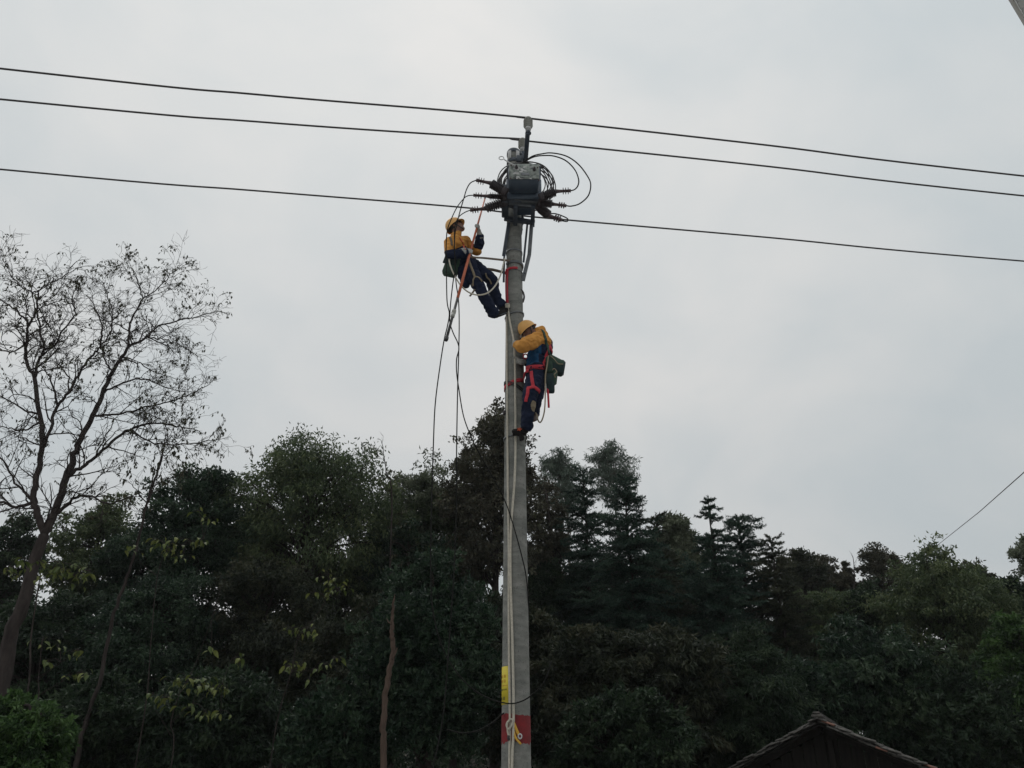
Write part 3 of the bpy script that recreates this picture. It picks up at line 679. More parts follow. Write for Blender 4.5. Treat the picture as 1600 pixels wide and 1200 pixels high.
# broken dead trunk
snag = empty('dead_tree', (*P(598, 1195, 12.5)[:2], 0), 'broken reddish brown dead trunk standing bare in front of the bushes', 'dead tree')
b = MB(); rng = np.random.default_rng(3)
pp = PL([(598, 1196, 12.5), (600, 1120, 12.5), (606, 1060, 12.5), (614, 1020, 12.48), (612, 990, 12.46), (613, 960, 12.45), (617, 928, 12.45)])
pp = np.vstack([[pp[0][0], 12.5, -.1], pp]); c = spline(pp, 8); c[1:-1] += rng.normal(size=(len(c) - 2, 3)) * .008
rr = np.interp(np.linspace(0, 1, len(c)), [0, .35, .62, .7, .95, 1], [.050, .043, .036, .035, .018, .003]) * rng.uniform(.9, 1.12, len(c))
b.tube(c, rr, 9); b.build('trunk', M['snag'], snag)
b = MB(); b.tube(spline(PL([(612, 1030, 12.47), (617, 1022, 12.44), (621, 1012, 12.43)]), 4), [.024, .023, .021, .018, .015, .013, .011, .008, .004], 6); b.build('branch_stub', M['snag'], snag)
b = MB(); b.tube(PL([(612, 975, 12.44), (607, 972, 12.42), (604, 966, 12.42)]), [.016, .011, .003], 5); b.build('branch_stub', M['snag'], snag)

# ---- saplings with big yellow-green leaves: each leaf a part of its own
def big_leaf_mesh(name):
    m_ = MB(); n = 5
    for i_ in range(n): pass
    t = np.linspace(0, 1, 6); w = np.array([.02, .34, .46, .40, .22, .0]) * .5
    v = []
    for tt, ww in zip(t, w):
        z = .10 * math.sin(tt * 3.0) - .20 * tt * tt
        v += [(-ww, tt, z + ww * .35), (0, tt, z), (ww, tt, z + ww * .35)]
    f = []
    for i_ in range(5):
        a = i_ * 3; f += [(a, a + 1, a + 4, a + 3), (a + 1, a + 2, a + 5, a + 4)]
    m_.add(v, f, 0, np.random.default_rng(len(name)).random(10) * .2 + .4); return m_
leaf_meshes = []
for k, tint in enumerate((.15, .45, .8)):
    q = big_leaf_mesh('leaf%d' % k); q.t = [np.full(10, tint)]; leaf_meshes.append(q.mesh('leaf', LF['yg']))
def sapling(label, Y, base_px, stems, clusters, seed, size=.2, bark='bark'):
    stems = [(p_, a_ * .6, b_ * .6) for p_, a_, b_ in stems]; size *= .80; clusters = [(a_, b_, int(n_ * 1.45 + .5), c_) for a_, b_, n_, c_ in clusters]
    rng = np.random.default_rng(seed); b = P(*base_px, Y)
    root = empty('sapling', (b[0], Y, float(ground_z(b[0], Y)) - .03), label, 'sapling', 'saplings with yellow green leaves')
    br = MB()
    for li, (pts, r0, r1) in enumerate(stems):
        p3 = np.array([P(a, c_, Y + rng.normal() * .05) for a, c_ in pts])
        if li == 0: p3 = np.vstack([np.array(root.location), p3])
        c = spline(p3, 5); br.tube(c, np.linspace(r0, r1, len(c)), 5)
    rl = world_loc(root)
    for (cx, cy, n, sp) in clusters:
        cc = P(cx, cy, Y); m = mpp(cc)
        # twig that carries the cluster, from the nearest stem point
        near = min((P(a, c_, Y) for pts, _, _ in stems for a, c_ in pts), key=lambda s_: np.linalg.norm(s_ - cc))
        br.tube(spline([near, (near + cc) / 2 + (0, 0, .05), cc + (0, 0, .02)], 4), np.linspace(.006, .003, 9), 4, cap=False)
        for _ in range(n):
            o = bpy.data.objects.new('leaf', leaf_meshes[rng.integers(3)]); COL.objects.link(o); o.parent = root
            p = cc + np.array((rng.normal() * sp * m * 1.35, rng.normal() * sp * m * 1.5, rng.normal() * sp * m * .65)); o.location = p - rl; br.tube([cc, (cc + p) / 2 + (0, 0, .03), p], [.003, .0025, .002], 3, cap=False)
            az = rng.uniform(0, 6.28); o.rotation_euler = (rng.uniform(-1.15, -.35), rng.normal() * .35, az)
            s_ = size * rng.uniform(.65, 1.2); o.scale = (s_, s_, s_)
    br.build('trunk', M[bark], root)
    return root
sapling('sapling whose yellow green leaves hang across the trunk of the bare tree', 12.6, (30, 1190),
        [([(40, 1100), (48, 1000), (58, 930), (66, 880)], .03, .012), ([(58, 930), (30, 900), (8, 890)], .012, .006), ([(66, 880), (95, 878), (140, 892)], .012, .006)],
        [(20, 888, 8, 9), (10, 900, 5, 7), (35, 872, 5, 7), (60, 880, 6, 8), (80, 890, 11, 10), (98, 892, 12, 9), (115, 900, 10, 9), (140, 898, 7, 6), (64, 905, 5, 8)], 21, .16)
sapling('low sapling with few scattered yellow green leaves above the corner bush', 12.4, (50, 1196),
        [([(55, 1120), (60, 1060), (66, 1000)], .02, .008), ([(60, 1060), (95, 1035), (122, 1020)], .009, .005), ([(55, 1090), (95, 1066), (128, 1050)], .009, .005)],
        [(66, 1000, 5, 5), (90, 1010, 3, 4), (118, 1018, 6, 6), (76, 1034, 4, 5), (124, 1052, 6, 6), (110, 1056, 2, 3)], 22, .15)
sapling('bushiest yellow green sapling halfway between bare tree and dead trunk', 13.2, (270, 1196),
        [([(270, 1180), (267, 1130), (280, 1085)], .022, .012), ([(280, 1085), (300, 1050), (330, 970), (345, 920), (366, 880)], .012, .004), ([(267, 1130), (300, 1100), (345, 1075)], .01, .004), ([(280, 1085), (250, 1090), (236, 1088)], .008, .004), ([(267, 1150), (250, 1120), (240, 1105)], .008, .003)],
        [(278, 1066, 8, 9), (295, 1062, 9, 9), (315, 1072, 9, 9), (335, 1075, 7, 7), (350, 1072, 4, 4), (258, 1092, 6, 7), (240, 1086, 4, 4), (300, 1108, 5, 8), (320, 1112, 4, 6), (345, 1110, 4, 5), (330, 1012, 3, 4), (362, 1030, 4, 8)], 23, .17)
sapling('thin leaning sapling with three tufts of pale leaves near the dead trunk', 13.0, (420, 1196),
        [([(424, 1180), (437, 1110), (455, 1050), (465, 1000), (487, 972), (510, 935), (514, 905)], .018, .006), ([(510, 935), (530, 922), (540, 914)], .006, .003), ([(455, 1050), (490, 1045), (520, 1030)], .006, .003)],
        [(512, 898, 7, 6), (520, 908, 4, 5), (520, 926, 6, 6), (538, 914, 6, 5), (488, 927, 3, 4), (460, 982, 7, 5), (474, 984, 7, 7), (490, 990, 3, 3), (465, 1040, 7, 6), (450, 1042, 5, 5), (470, 1052, 4, 4), (522, 1030, 4, 4), (502, 1040, 4, 4), (482, 1064, 2, 2)], 24, .14)
sapling('tall sapling with yellow green leaf tufts in front of the pointed evergreen', 14.2, (215, 1190),
        [([(225, 1120), (236, 1000), (246, 900), (262, 856)], .022, .008), ([(262, 856), (290, 850), (318, 842)], .008, .004), ([(246, 900), (220, 880), (214, 862)], .008, .004)],
        [(248, 846, 6, 6), (262, 862, 8, 7), (270, 850, 5, 5), (298, 846, 6, 6), (314, 844, 6, 5), (216, 858, 5, 6), (325, 812, 4, 5), (310, 798, 4, 5), (285, 872, 4, 6)], 25, .17)

# ------------------------------------------------------------------ hut with tiled roof
HY = 16.0
pk = P(1276, 1121, HY)
hut = empty('hut', (pk[0], HY, float(ground_z(pk[0], HY))), 'dark old wooden hut with a tiled gable roof at the wood edge', 'hut')
sl, sr = math.tan(R_(26.5)), math.tan(R_(26.5))
wl, wr = 3.1, 3.6; DEP = 6.0
def roof_z(dx): return pk[2] - .045 - (abs(dx) * (sl if dx < 0 else sr)) + .010 * dx * dx
gz = float(ground_z(pk[0], HY + 1))
hl = world_loc(hut)
# roof deck, rafters
b = MB()
for sgn, ww in ((-1, wl), (1, wr)):
    n = 10; d_ = np.linspace(0.0, ww, n)
    for i_ in range(n - 1):
        a0 = np.array((pk[0] + sgn * d_[i_], HY + DEP / 2, roof_z(sgn * d_[i_]) - .07)); a1 = np.array((pk[0] + sgn * d_[i_ + 1], HY + DEP / 2, roof_z(sgn * d_[i_ + 1]) - .07))
        b.bar(a0, a1, DEP - .1, .022, .0)
b.build('roof_deck', M['plank'], hut, smooth=False)
for k in range(5):
    b = MB(); yy = HY + .55 + k * (DEP - .8) / 4
    for sgn, ww in ((-1, wl), (1, wr)):
        b.bar((pk[0] + sgn * .03, yy, roof_z(0) - .145), (pk[0] + sgn * ww * .97, yy, roof_z(sgn * ww * .97) - .145), .07, .10)
    b.build('rafter', M['plank'], hut, smooth=False)
# wall planks of the gable (set back under the eaves)
WY = HY + .75
nb = 26; x0, x1 = -wl + .45, wr - .5; bw = (x1 - x0) / nb
rng = np.random.default_rng(9)
for k in range(nb):
    xa = x0 + k * bw; xc = xa + bw / 2; zt_ = min(roof_z(xa), roof_z(xa + bw)) - .105
    b = MB(); b.box((pk[0] + xc, WY + rng.normal() * .004, (gz + zt_) / 2), (bw - .008, .025, zt_ - gz), None, .003); b.build('plank', M['plank'], hut, smooth=False)
for xw in (x0, x1):
    b = MB(); b.box((pk[0] + xw, (WY + HY + DEP - .3) / 2, (gz + roof_z(xw) - .25) / 2), (.05, DEP - 1.1, roof_z(xw) - .25 - gz)); b.build('side_wall', M['plank'], hut, smooth=False)
for xq in (.10, -1.5, 1.9):
    b = MB(); b.box((pk[0] + xq, WY - .07, (gz + roof_z(xq) - .26) / 2), (.11, .09, roof_z(xq) - .26 - gz), None, .01); b.build('post', M['plank'], hut, smooth=False)
b = MB(); b.box((pk[0] + .2, WY - .09, pk[2] - 1.35), (3.6, .1, .14), None, .01); b.build('tie_beam', M['plank'], hut, smooth=False)
# tiles: curved pieces, one mesh shared
def tile_mesh(nm, m_):
    t = MB(); n = 5; a = np.linspace(-1, 1, n); w, l, th = .10, .20, .014
    top = [(w * q_, y_ * l - l / 2, .028 * (1 - q_ * q_)) for y_ in (0, 1) for q_ in a]
    bot = [(p_[0], p_[1], p_[2] - th) for p_ in top]
    f = []
    for i_ in range(n - 1):
        f += [(i_, i_ + 1, n + i_ + 1, n + i_), (2 * n + i_, 3 * n + i_, 3 * n + i_ + 1, 2 * n + i_ + 1), (i_, 2 * n + i_, 2 * n + i_ + 1, i_ + 1), (n + i_, n + i_ + 1, 3 * n + i_ + 1, 3 * n + i_)]
    f += [(0, n, 3 * n, 2 * n), (n - 1, 3 * n - 1, 4 * n - 1, 2 * n - 1)]
    t.add(top + bot, f); return t.mesh('tile', m_)
TM = [tile_mesh('tile', M['tile']), tile_mesh('tile', M['tiler'])]
tiles_rest = MB()
for sgn, ww in ((-1, wl), (1, wr)):
    pitch_ = .13; nrow = int(ww / pitch_)
    for lay in range(2):
        for row in range(nrow):
            dx = sgn * (.06 + row * pitch_ + lay * .05); z0 = roof_z(dx); z1 = roof_z(dx + sgn * .02)
            slope = math.atan2(z1 - z0, .02)   # negative: falls outwards
            for col in range(3):
                if lay == 1 and col > 0: continue
                m_ = TM[1] if (sgn > 0 and rng.random() < .05) else TM[0]
                o = bpy.data.objects.new('tile', m_); COL.objects.link(o); o.parent = hut
                # tile length runs down the slope
                Rz = Matrix.Rotation(-math.pi / 2 * sgn, 4, 'Z'); Rx = Matrix.Rotation(slope + .10 + rng.normal() * .07, 4, 'X')
                mw_ = Rz @ Rx @ Matrix.Rotation(rng.normal() * .09, 4, 'Z')
                p = np.array((pk[0] + dx + rng.normal() * .006, HY + .03 + col * .215 + rng.normal() * .028, z0 + (-.022 if lay else .03) + rng.normal() * .010))
                o.location = p - hl; o.rotation_euler = mw_.to_euler(); o.scale = (1.0, rng.uniform(.95, 1.15), 1.0)
    # the rest of the slope, too steep to see from the path, as one mass
    n = int(DEP / .215) - 3
    base_v = np.array([v_.co[:] for v_ in TM[0].vertices]); base_f = [list(p_.vertices) for p_ in TM[0].polygons]
    for row in range(nrow):
        dx = sgn * (.06 + row * pitch_); z0 = roof_z(dx); slope = math.atan2(roof_z(dx + sgn * .02) - z0, .02)
        mw_ = np.array((Matrix.Rotation(-math.pi / 2 * sgn, 4, 'Z') @ Matrix.Rotation(slope + .1, 4, 'X')).to_3x3())
        for col in range(3, 3 + n):
            tiles_rest.add(base_v @ mw_.T + (pk[0] + dx, HY + .03 + col * .215, z0 + .03), base_f)
tag(tiles_rest.build('roof_tiles', M['tile'], hut, smooth=False), kind='stuff')
for k in range(14):
    b = MB(); b.box((pk[0] + rng.normal() * .008, HY + .1 + k * .42, pk[2] + .02), (.20, .41, .06), None, .02); b.box((pk[0] + .01, HY + .1 + k * .42, pk[2] + .075), (.13, .4, .045), None, .018)
    b.build('ridge_tile', M['tile'], hut, smooth=False)

hut.rotation_euler = (0, 0, R_(-26))

# ------------------------------------------------------------------ house whose eave shows in the corner
EZ = 6.2
e0 = PZ(1576, 0, EZ); e1 = PZ(1600, 40, EZ); ed = unit(e1 - e0); en = np.array((-ed[1], ed[0], 0)); en = en if en[0] > 0 else -en
house = empty('house', (*(e0 + en * 3)[:2], 0), 'house whose grey metal eave juts into the top corner', 'house')
A0 = e0 - ed * 5.0; A1 = e0 + ed * 3.2; Lr = np.linalg.norm(A1 - A0)
ang = math.atan2(ed[1], ed[0]); Rm = np.array(Matrix.Rotation(ang, 3, 'Z'))
sgn_n = 1 if np.dot(Rm[:, 1], en) > 0 else -1
for k in range(int(Lr / .09)):
    c = A0 + ed * (.045 + k * .09) + en * (.028 + 1.3) + np.array((0, 0, .0))
    b = MB(); b.box(c, (.083, 2.6, .03), Rm, .006); b.build('soffit_panel', M['panel'], house, smooth=False)
b = MB(); b.box((A0 + A1) / 2 + en * .0125 + (0, 0, .035), (Lr, .025, .13), Rm, .006); b.build('edge_trim', M['panelw'], house, smooth=False)
b = MB(); b.box((A0 + A1) / 2 + en * 2.8 + (0, 0, .9), (Lr, 5.6, .06), Rm @ np.array(Matrix.Rotation(.32 * sgn_n, 3, 'X')), .01); b.build('roof', M['panel'], house, smooth=False)
b = MB(); b.box((A0 + A1) / 2 + en * 2.75 + np.array((0, 0, -EZ / 2 - .05)), (Lr - .6, .24, EZ), Rm, .01); b.build('wall', M['wall'], house, smooth=False)

# ------------------------------------------------------------------ utility pole
PY = 9.0; ZT = 10.35
_b = P(806.5, 1190, PY); _t = P(802.8, 240, PY)
PX0 = _b[0] - (_b[2]) * (_t[0] - _b[0]) / (_t[2] - _b[2]); PDX = (_t[0] - _b[0]) / (_t[2] - _b[2])
def ax_x(z): return PX0 + PDX * z
def pr(z): return .099 + (ZT - z) / 150.0
def pole_pt(z, phi, off=0.0):
    r = pr(z) + off; return np.array((ax_x(z) + r * math.cos(phi), PY + r * math.sin(phi), z))
def PP(px, py, off):
    """the place on the pole's near side that pixel (px, py) looks at, off metres proud of the surface"""
    Y = PY - .1
    for _ in range(6):
        p = P(px, py, Y); r = pr(p[2]) + off; dx = np.clip(p[0] - ax_x(p[2]), -r * .995, r * .995); Y = PY - math.sqrt(r * r - dx * dx)
    return P(px, py, Y)
def pole_z(py): return PP(803, py, 0)[2]
pole = empty('utility_pole', (PX0, PY, 0), 'tall tapering concrete utility pole with red painted band near its foot', 'utility pole')
b = MB(); zz = np.linspace(-.05, ZT, 60)
b.tube([(ax_x(z), PY, z) for z in zz], [pr(z) for z in zz], 48); b.build('shaft', M['concrete'], pole)
# painted band with ragged brushed edges
b = MB(); n = 72; rng = np.random.default_rng(2); z0, z1 = pole_z(1160), pole_z(1116); rows = 4
ph = np.arange(n) * 2 * math.pi / n
e0_ = .010 * np.sin(ph * 3 + 1) + rng.normal(size=n) * .008; e1_ = .010 * np.sin(ph * 2) + rng.normal(size=n) * .004
v = []
for k in range(rows):
    f_ = k / (rows - 1); v += [pole_pt(z0 + e0_[i_] + (z1 + e1_[i_] - z0 - e0_[i_]) * f_, ph[i_], .0022) for i_ in range(n)]
f = [(k * n + i_, k * n + (i_ + 1) % n, (k + 1) * n + (i_ + 1) % n, (k + 1) * n + i_) for k in range(rows - 1) for i_ in range(n)]
b.add(v, f); b.build('painted_band', M['redpaint'], pole)
def hoop(z, h, t, mt, name='hoop', tilt=0.0, parent=pole, phi0=0.0, phi1=2 * math.pi, off=.002):
    b_ = MB(); a = np.linspace(phi0, phi1, 40)
    pts = np.array([pole_pt(z + tilt * math.cos(q_), q_, off + t / 2) for q_ in a]); nr = np.array([(math.cos(q_), math.sin(q_), 0) for q_ in a])
    b_.ribbon(pts, nr, h, t); return b_.build(name, M[mt], parent)
hoop(ZT - .05, .06, .008, 'steel'); hoop(ZT - .24, .07, .008, 'steel')
for a in (-2.2, -1.0):
    b = MB(); c = pole_pt(ZT - .14, a, .012); b.box(c, (.06, .02, .16), np.array(Matrix.Rotation(a + math.pi / 2, 3, 'Z')), .006); b.build('cap_plate', M['white'], pole)
hoop(pole_z(389), .03, .006, 'galv'); hoop(pole_z(421), .012, .006, 'galv')
# crossarm seen end on: it runs back from above the camera side to behind the pole
ca0 = P(824.5, 207, 8.38); CZ = ca0[2]; ca1 = np.array((ax_x(CZ) + .115, 10.72, CZ))
b = MB(); b.bar(ca0, ca1, .066, .066, .006); b.build('crossarm', M['steel'], pole)
b = MB(); b.box((ax_x(CZ) + .09, PY, CZ - .02), (.10, .26, .12), None, .01); b.build('crossarm_clamp', M['steel'], pole)
# struts under the switch platform
def strut(pts, w, t, mt='steel', name='strut'):
    b_ = MB()
    for q_ in range(len(pts) - 1): b_.bar(P(*pts[q_]), P(*pts[q_ + 1]), w, t, .004, up=(0, 1, 0))
    b_.build(name, M[mt], pole)
strut([(831, 346, 8.86), (827, 398, 8.9), (817, 439, 8.95)], .055, .02, 'galv')
strut([(824, 350, 8.93), (818, 410, 8.97)], .03, .02, 'steel')
strut([(795, 348, 8.89), (787, 400, 8.93)], .05, .02, 'steel'); strut([(788, 398, 8.93), (787, 441, 8.95)], .03, .02, 'steel')
for zz_ in (pole_z(395), pole_z(424)):
    for sg in (-1, 1):
        b = MB(); c = np.array((ax_x(zz_) + sg * (pr(zz_) + .03), PY - .03, zz_)); b.lathe([(0, .012), (.2, .014), (.21, .009), (.8, .009), (.81, .014), (1, .012)], c - (0, .05, 0), c + (0, .05, 0), 8); b.build('bolt', M['steel'], pole)
# small dark cable clip on the pole's far side
b = MB(); b.tube(spline(PL([(813, 452, 8.93), (817, 456, 8.97), (819, 464, 9.0), (817, 472, 8.99)]), 6), .014, 6); b.build('cable_clip', M['rubber'], pole)
b = MB(); b.box(P(788, 645, 8.96), (.03, .05, .06), None, .008); b.build('step_peg', M['rubber'], pole)

# ---- pin insulators
def insulator(p0, p1, label, pin_from):
    root = empty('pin_insulator', p0, label, 'insulator', 'pin insulators on the crossarm')
    prof = [(0, .050), (.06, .062)]
    for k in range(5):
        t0 = .09 + k * .165; R1 = .070 if k < 4 else .058
        prof += [(t0, .044), (t0 + .055, .044), (t0 + .065, R1), (t0 + .12, R1 * .96), (t0 + .16, .05)]
    prof += [(.95, .036), (1.0, .022)]
    b_ = MB(); b_.lathe(prof, p0, p1, 20); b_.build('sheds', M['porcelain'], root)
    d = unit(p1 - p0); b_ = MB(); b_.lathe([(0, .03), (.3, .036), (.31, .042), (1, .042)], p0 - d * .075, p0 + d * .02, 16); b_.build('cement_cap', M['white'], root)
    b_ = MB(); b_.lathe([(0, .045), (.2, .045), (.21, .03), (1, .028)], pin_from, p0 - d * .05, 12); b_.build('pin', M['steel'], root)
    return root
U = np.array((0, 0, 1.0))
t1 = P(825, 184, 8.40); insulator(t1 - U * .20, t1, 'grey ribbed insulator topmost, on the near end of the crossarm', t1 - U * .32)
t2 = P(816.5, 217, 9.0); insulator(t2 - U * .20, t2, 'grey ribbed insulator half hidden behind the crossarm end', np.array((t2[0], t2[1], CZ + .03)))
t3 = np.array((ca1[0], 10.62, t1[2])); insulator(t3 - U * .20, t3, 'grey ribbed insulator at the far crossarm end behind the switch', t3 - U * .32)

# ---- overhead conductors
def conductor(pts, Y0, x0, label, r=.0145, end=34.0):
    P3 = []
    for a, c in pts:
        Y = Y0
        for _ in range(8): p = P(a, c, Y); Y = Y0 + .137 * (p[0] - x0)
        P3.append(P(a, c, Y))
    P3 = np.array(P3)
    d0 = unit(P3[0] - P3[1]); d1 = unit(P3[-1] - P3[-2])
    L0 = P3[0] + d0 * end / 2 + (0, 0, .3); L1 = P3[-1] + d1 * end / 2 + (0, 0, .3)
    c = spline(np.vstack([P3[0] + d0 * end + (0, 0, 1.2), L0, P3, L1, P3[-1] + d1 * end + (0, 0, 1.2)]), 8)
    b_ = MB(); b_.tube(c, r, 6); return tag(b_.build('overhead_wire', M['wire'], org=P3[0]), label, 'power line', 'overhead wires across the sky')
conductor([(0, 107), (400, 147.5), (700, 172.5), (815, 183), (825, 184), (836, 186), (1200, 227), (1600, 275)], 8.40, t1[0], 'uppermost black wire resting on the top insulator')
conductor([(0, 155), (400, 190), (700, 211), (806, 216.5), (817, 218), (830, 221), (1200, 260), (1600, 306)], 9.0, t2[0], 'middle black wire passing just behind the crossarm end')
conductor([(0, 264.5), (400, 298), (700, 322), (783, 331), (812, 335), (845, 340), (1200, 371), (1600, 408)], 10.62, t3[0], 'lowest black wire running behind the switch box')
b = MB(); b.tube(np.array([P(1452, 862, 34), P(1530, 800, 22), P(1600, 738, 15.5), P(1700, 645, 10.5)]), .011, 5)
tag(b.build('slanting_wire', M['wire'], org=P(1600, 738, 15.5)), 'thin wire slanting down to the yellow green dome', 'wire')

# ------------------------------------------------------------------ pole-mounted switch
tc_ = P(819, 281, 8.05); SX = tc_[0]; SZ = tc_[2]
sw = empty('load_switch', (SX, 8.4, SZ), 'dark pole mounted switch box with worn grey front plate and six bushings', 'switch')
b = MB(); b.box((SX, 8.215, SZ + .155), (.44, .31, .30), None, .045); b.build('tank', M['tank'], sw)
b = MB(); b.box((SX, 8.05, SZ + .150), (.415, .018, .275), None, .02); b.build('front_plate', M['plate'], sw)
b = MB(); b.box((SX, 8.395, SZ + .15), (.50, .05, .37), None, .04); b.build('flange', M['tank'], sw)
b = MB(); b.box((SX - .005, 8.53, SZ + .13), (.44, .21, .30), None, .03); b.build('rear_housing', M['steel'], sw)
b = MB(); b.box((SX + .0, 8.74, SZ + .16), (.30, .20, .26), None, .02); b.build('rear_cover', M['tank'], sw)
b = MB(); b.box((SX - .265, 8.60, SZ + .10), (.10, .44, .26), None, .015); b.build('mechanism_box', M['steel'], sw)
rng = np.random.default_rng(4)
for (a, c) in ((807, 262), (835, 265)):
    q = P(a, c, 8.03); b = MB(); b.lathe([(0, .020), (.3, .023), (.35, .016), (.8, .016), (.85, .010), (1, .010)], q + (0, .01, 0), q - (0, .05, 0), 12); b.build('knob', M['rubber'], sw)
for k in range(26):  # torn remains of labels and rust scabs on the plate
    a, c = rng.uniform(801, 839), rng.uniform(259.5, 279); q = P(a, c, 8.039)
    b = MB(); w_, h_ = rng.uniform(.012, .05), rng.uniform(.006, .028); m_ = 11; an = np.linspace(0, 6.28, m_, endpoint=False); rr_ = rng.uniform(.3, 1.2, m_)
    top_ = np.stack([q[0] + np.cos(an) * w_ * rr_, np.full(m_, q[1]), q[2] + np.sin(an) * h_ * rr_], 1)
    b.add(np.vstack([top_, top_ + (0, .006, 0)]), [(i_, (i_ + 1) % m_, m_ + (i_ + 1) % m_, m_ + i_) for i_ in range(m_)]); b.add(top_, [list(range(m_))[::-1]])
    b.build('flaked_patch', M['white'] if k % 2 else M['plate'], sw)
for a, c in ((799, 258.5), (840, 262), (798, 279), (842, 281.5)):
    q = P(a, c, 8.04); b = MB(); b.lathe([(0, .011), (.5, .012), (.55, .007), (1, .007)], q + (0, .01, 0), q - (0, .016, 0), 6); b.build('bolt', M['terminal'], sw)
q = P(821, 272, 8.036); b = MB(); b.box(q, (.11, .006, .05), None, .002); b.build('rating_plate', M['galv'], sw)
for sg in (-1, 1):
    b = MB(); b.bar((SX + sg * .225, 8.10, SZ + .30), (SX + sg * .225, 8.36, SZ + .30), .03, .02, .004); b.build('lifting_bracket', M['galv'], sw)
# handle with a ring
b = MB(); b.tube(PL([(787.5, 249, 7.98), (797, 255, 8.0), (808, 261, 8.02)]), [.008, .010, .012], 8)
rc = P(783.5, 247, 7.98); b.tube([rc + np.array((math.cos(a) * .034, 0, math.sin(a) * .030)) for a in np.linspace(0, 6.283, 17)], .006, 6, cap=False)
b.build('pull_handle', M['white'], sw)
# platform
b = MB(); b.angle_steel(P(794, 315, 8.47), P(842.5, 320, 8.47), .062); b.build('cross_angle', M['galv'], sw)
for a in (806, 833):
    b = MB(); p0 = P(a, 320, 8.49); p1 = P(a - 1, 350, 8.93); p1[2] = p0[2]
    b.bar(p0 - U * .02, p1 - U * .02, .058, .05, .005); b.build('bearer', M['steel'], sw)
b = MB(); q0 = P(788, 341, 8.86); q1 = P(835.5, 348, 8.86); b.bar(q0, q1, .05, .075, .006); b.build('clamp_beam', M['steel'], sw)
# bushings
def bushing(pin, pmid, pend, Y, Y1, r0):
    p0, pm, p1 = P(*pin, Y), P(*pmid, (Y + Y1) / 2), P(*pend, Y1)
    b_ = MB(); n_ = 7; prof = [(0, r0 * .9), (.18, r0), (.25, r0)]
    for k in range(n_):
        t0 = .27 + k * .095; prof += [(t0, r0 * .62), (t0 + .035, r0 * .62), (t0 + .045, r0 * 1.12), (t0 + .06, r0 * 1.08), (t0 + .07, r0 * .62)]
    prof += [(1, r0 * .5)]
    b_.lathe(prof, p0, pm, 16); o = b_.build('bushing', M['rubber'], sw)
    b_ = MB(); prof = [(0, r0 * .5), (.1, r0 * .42), (.35, r0 * .36)]
    for k in range(3):
        t0 = .42 + k * .17; prof += [(t0, r0 * .34), (t0 + .03, r0 * .34), (t0 + .04, r0 * .8), (t0 + .08, r0 * .75), (t0 + .09, r0 * .34)]
    prof += [(.98, r0 * .45), (1, r0 * .3)]
    b_.lathe(prof, pm, p1, 12); t_ = b_.build('terminal', M['terminal'], o)
    return p1
eL1 = bushing((792, 301), (766, 286), (744, 281.5), 8.25, 8.2, .062)
eL2 = bushing((792, 308), (763, 306.5), (739.5, 305), 8.40, 8.35, .055)
eL3 = bushing((792, 315), (757, 326), (734.5, 328.5), 8.52, 8.5, .062)
eR1 = bushing((843, 309), (869, 299), (892, 298), 8.25, 8.2, .060)
eR2 = bushing((841, 316), (864, 319), (885, 321.5), 8.40, 8.35, .055)
eR3 = bushing((840, 322), (858, 337), (878, 344), 8.52, 8.5, .062)

# ---- coil of spare cable behind the switch
rng = np.random.default_rng(6); b = MB()
cc = P(821, 290, 8.72)
for k in range(10):
    R1 = .42 * rng.uniform(.70, 1.03); ox, oz = rng.normal() * .012, rng.normal() * .015; sq = rng.uniform(.98, 1.08); dy = rng.uniform(-.07, .06)
    a = np.linspace(0, 2 * math.pi, 49); w_ = rng.uniform(0, 6.28)
    b.tube(np.stack([cc[0] + ox + R1 * np.cos(a) * (1 + .05 * np.sin(2 * a + w_) + .025 * np.sin(3 * a - w_)), cc[1] + dy + .03 * np.sin(a * 2 + w_), cc[2] + oz + R1 * sq * np.sin(a)], 1), .0085, 6, cap=False)
tag(b.build('cable_coil', M['wire'], org=cc), 'coil of black cable hung behind the switch box', 'cable')
def cable(name, pts, r, mt, label, cat, group=None, n=8, sides=6, raw=False):
    p = np.array([q if len(q) == 3 and raw else q for q in pts], float) if raw else PL(pts)
    c = spline(p, n); b_ = MB(); b_.tube(c, r, sides); return tag(b_.build(name, M[mt], org=p[0]), label, cat, group)
JG = 'jumper cables of the switch'
cable('jumper_cable', [(818, 253, 8.6), (832, 244, 8.55), (846, 240.5, 8.5), (862, 239, 8.45), (885, 244, 8.4), (904, 257, 8.35), (919, 277, 8.3), (923, 290, 8.3), (919, 306, 8.3), (906, 318, 8.33), (893, 322, 8.35), (885, 321.5, 8.35)], .0095, 'cable', 'outer jumper looping widest through the air to the middle terminal', 'cable', JG)
cable('jumper_cable', [(820, 252, 8.55), (835, 245, 8.5), (850, 243, 8.45), (866, 244, 8.4), (884, 251, 8.3), (898, 265, 8.25), (904, 280, 8.2), (903, 290, 8.2), (898, 296, 8.2), (892, 298, 8.2)], .0095, 'cable', 'inner jumper looping to the uppermost terminal beside the outer loop', 'cable', JG)
cable('jumper_cable', [(855, 334, 8.6), (868, 334, 8.55), (880, 338, 8.5), (887, 342, 8.5), (886, 346, 8.5), (878, 345, 8.5)], .0085, 'cable', 'shortest jumper bent back at the lowest terminal', 'cable', JG)

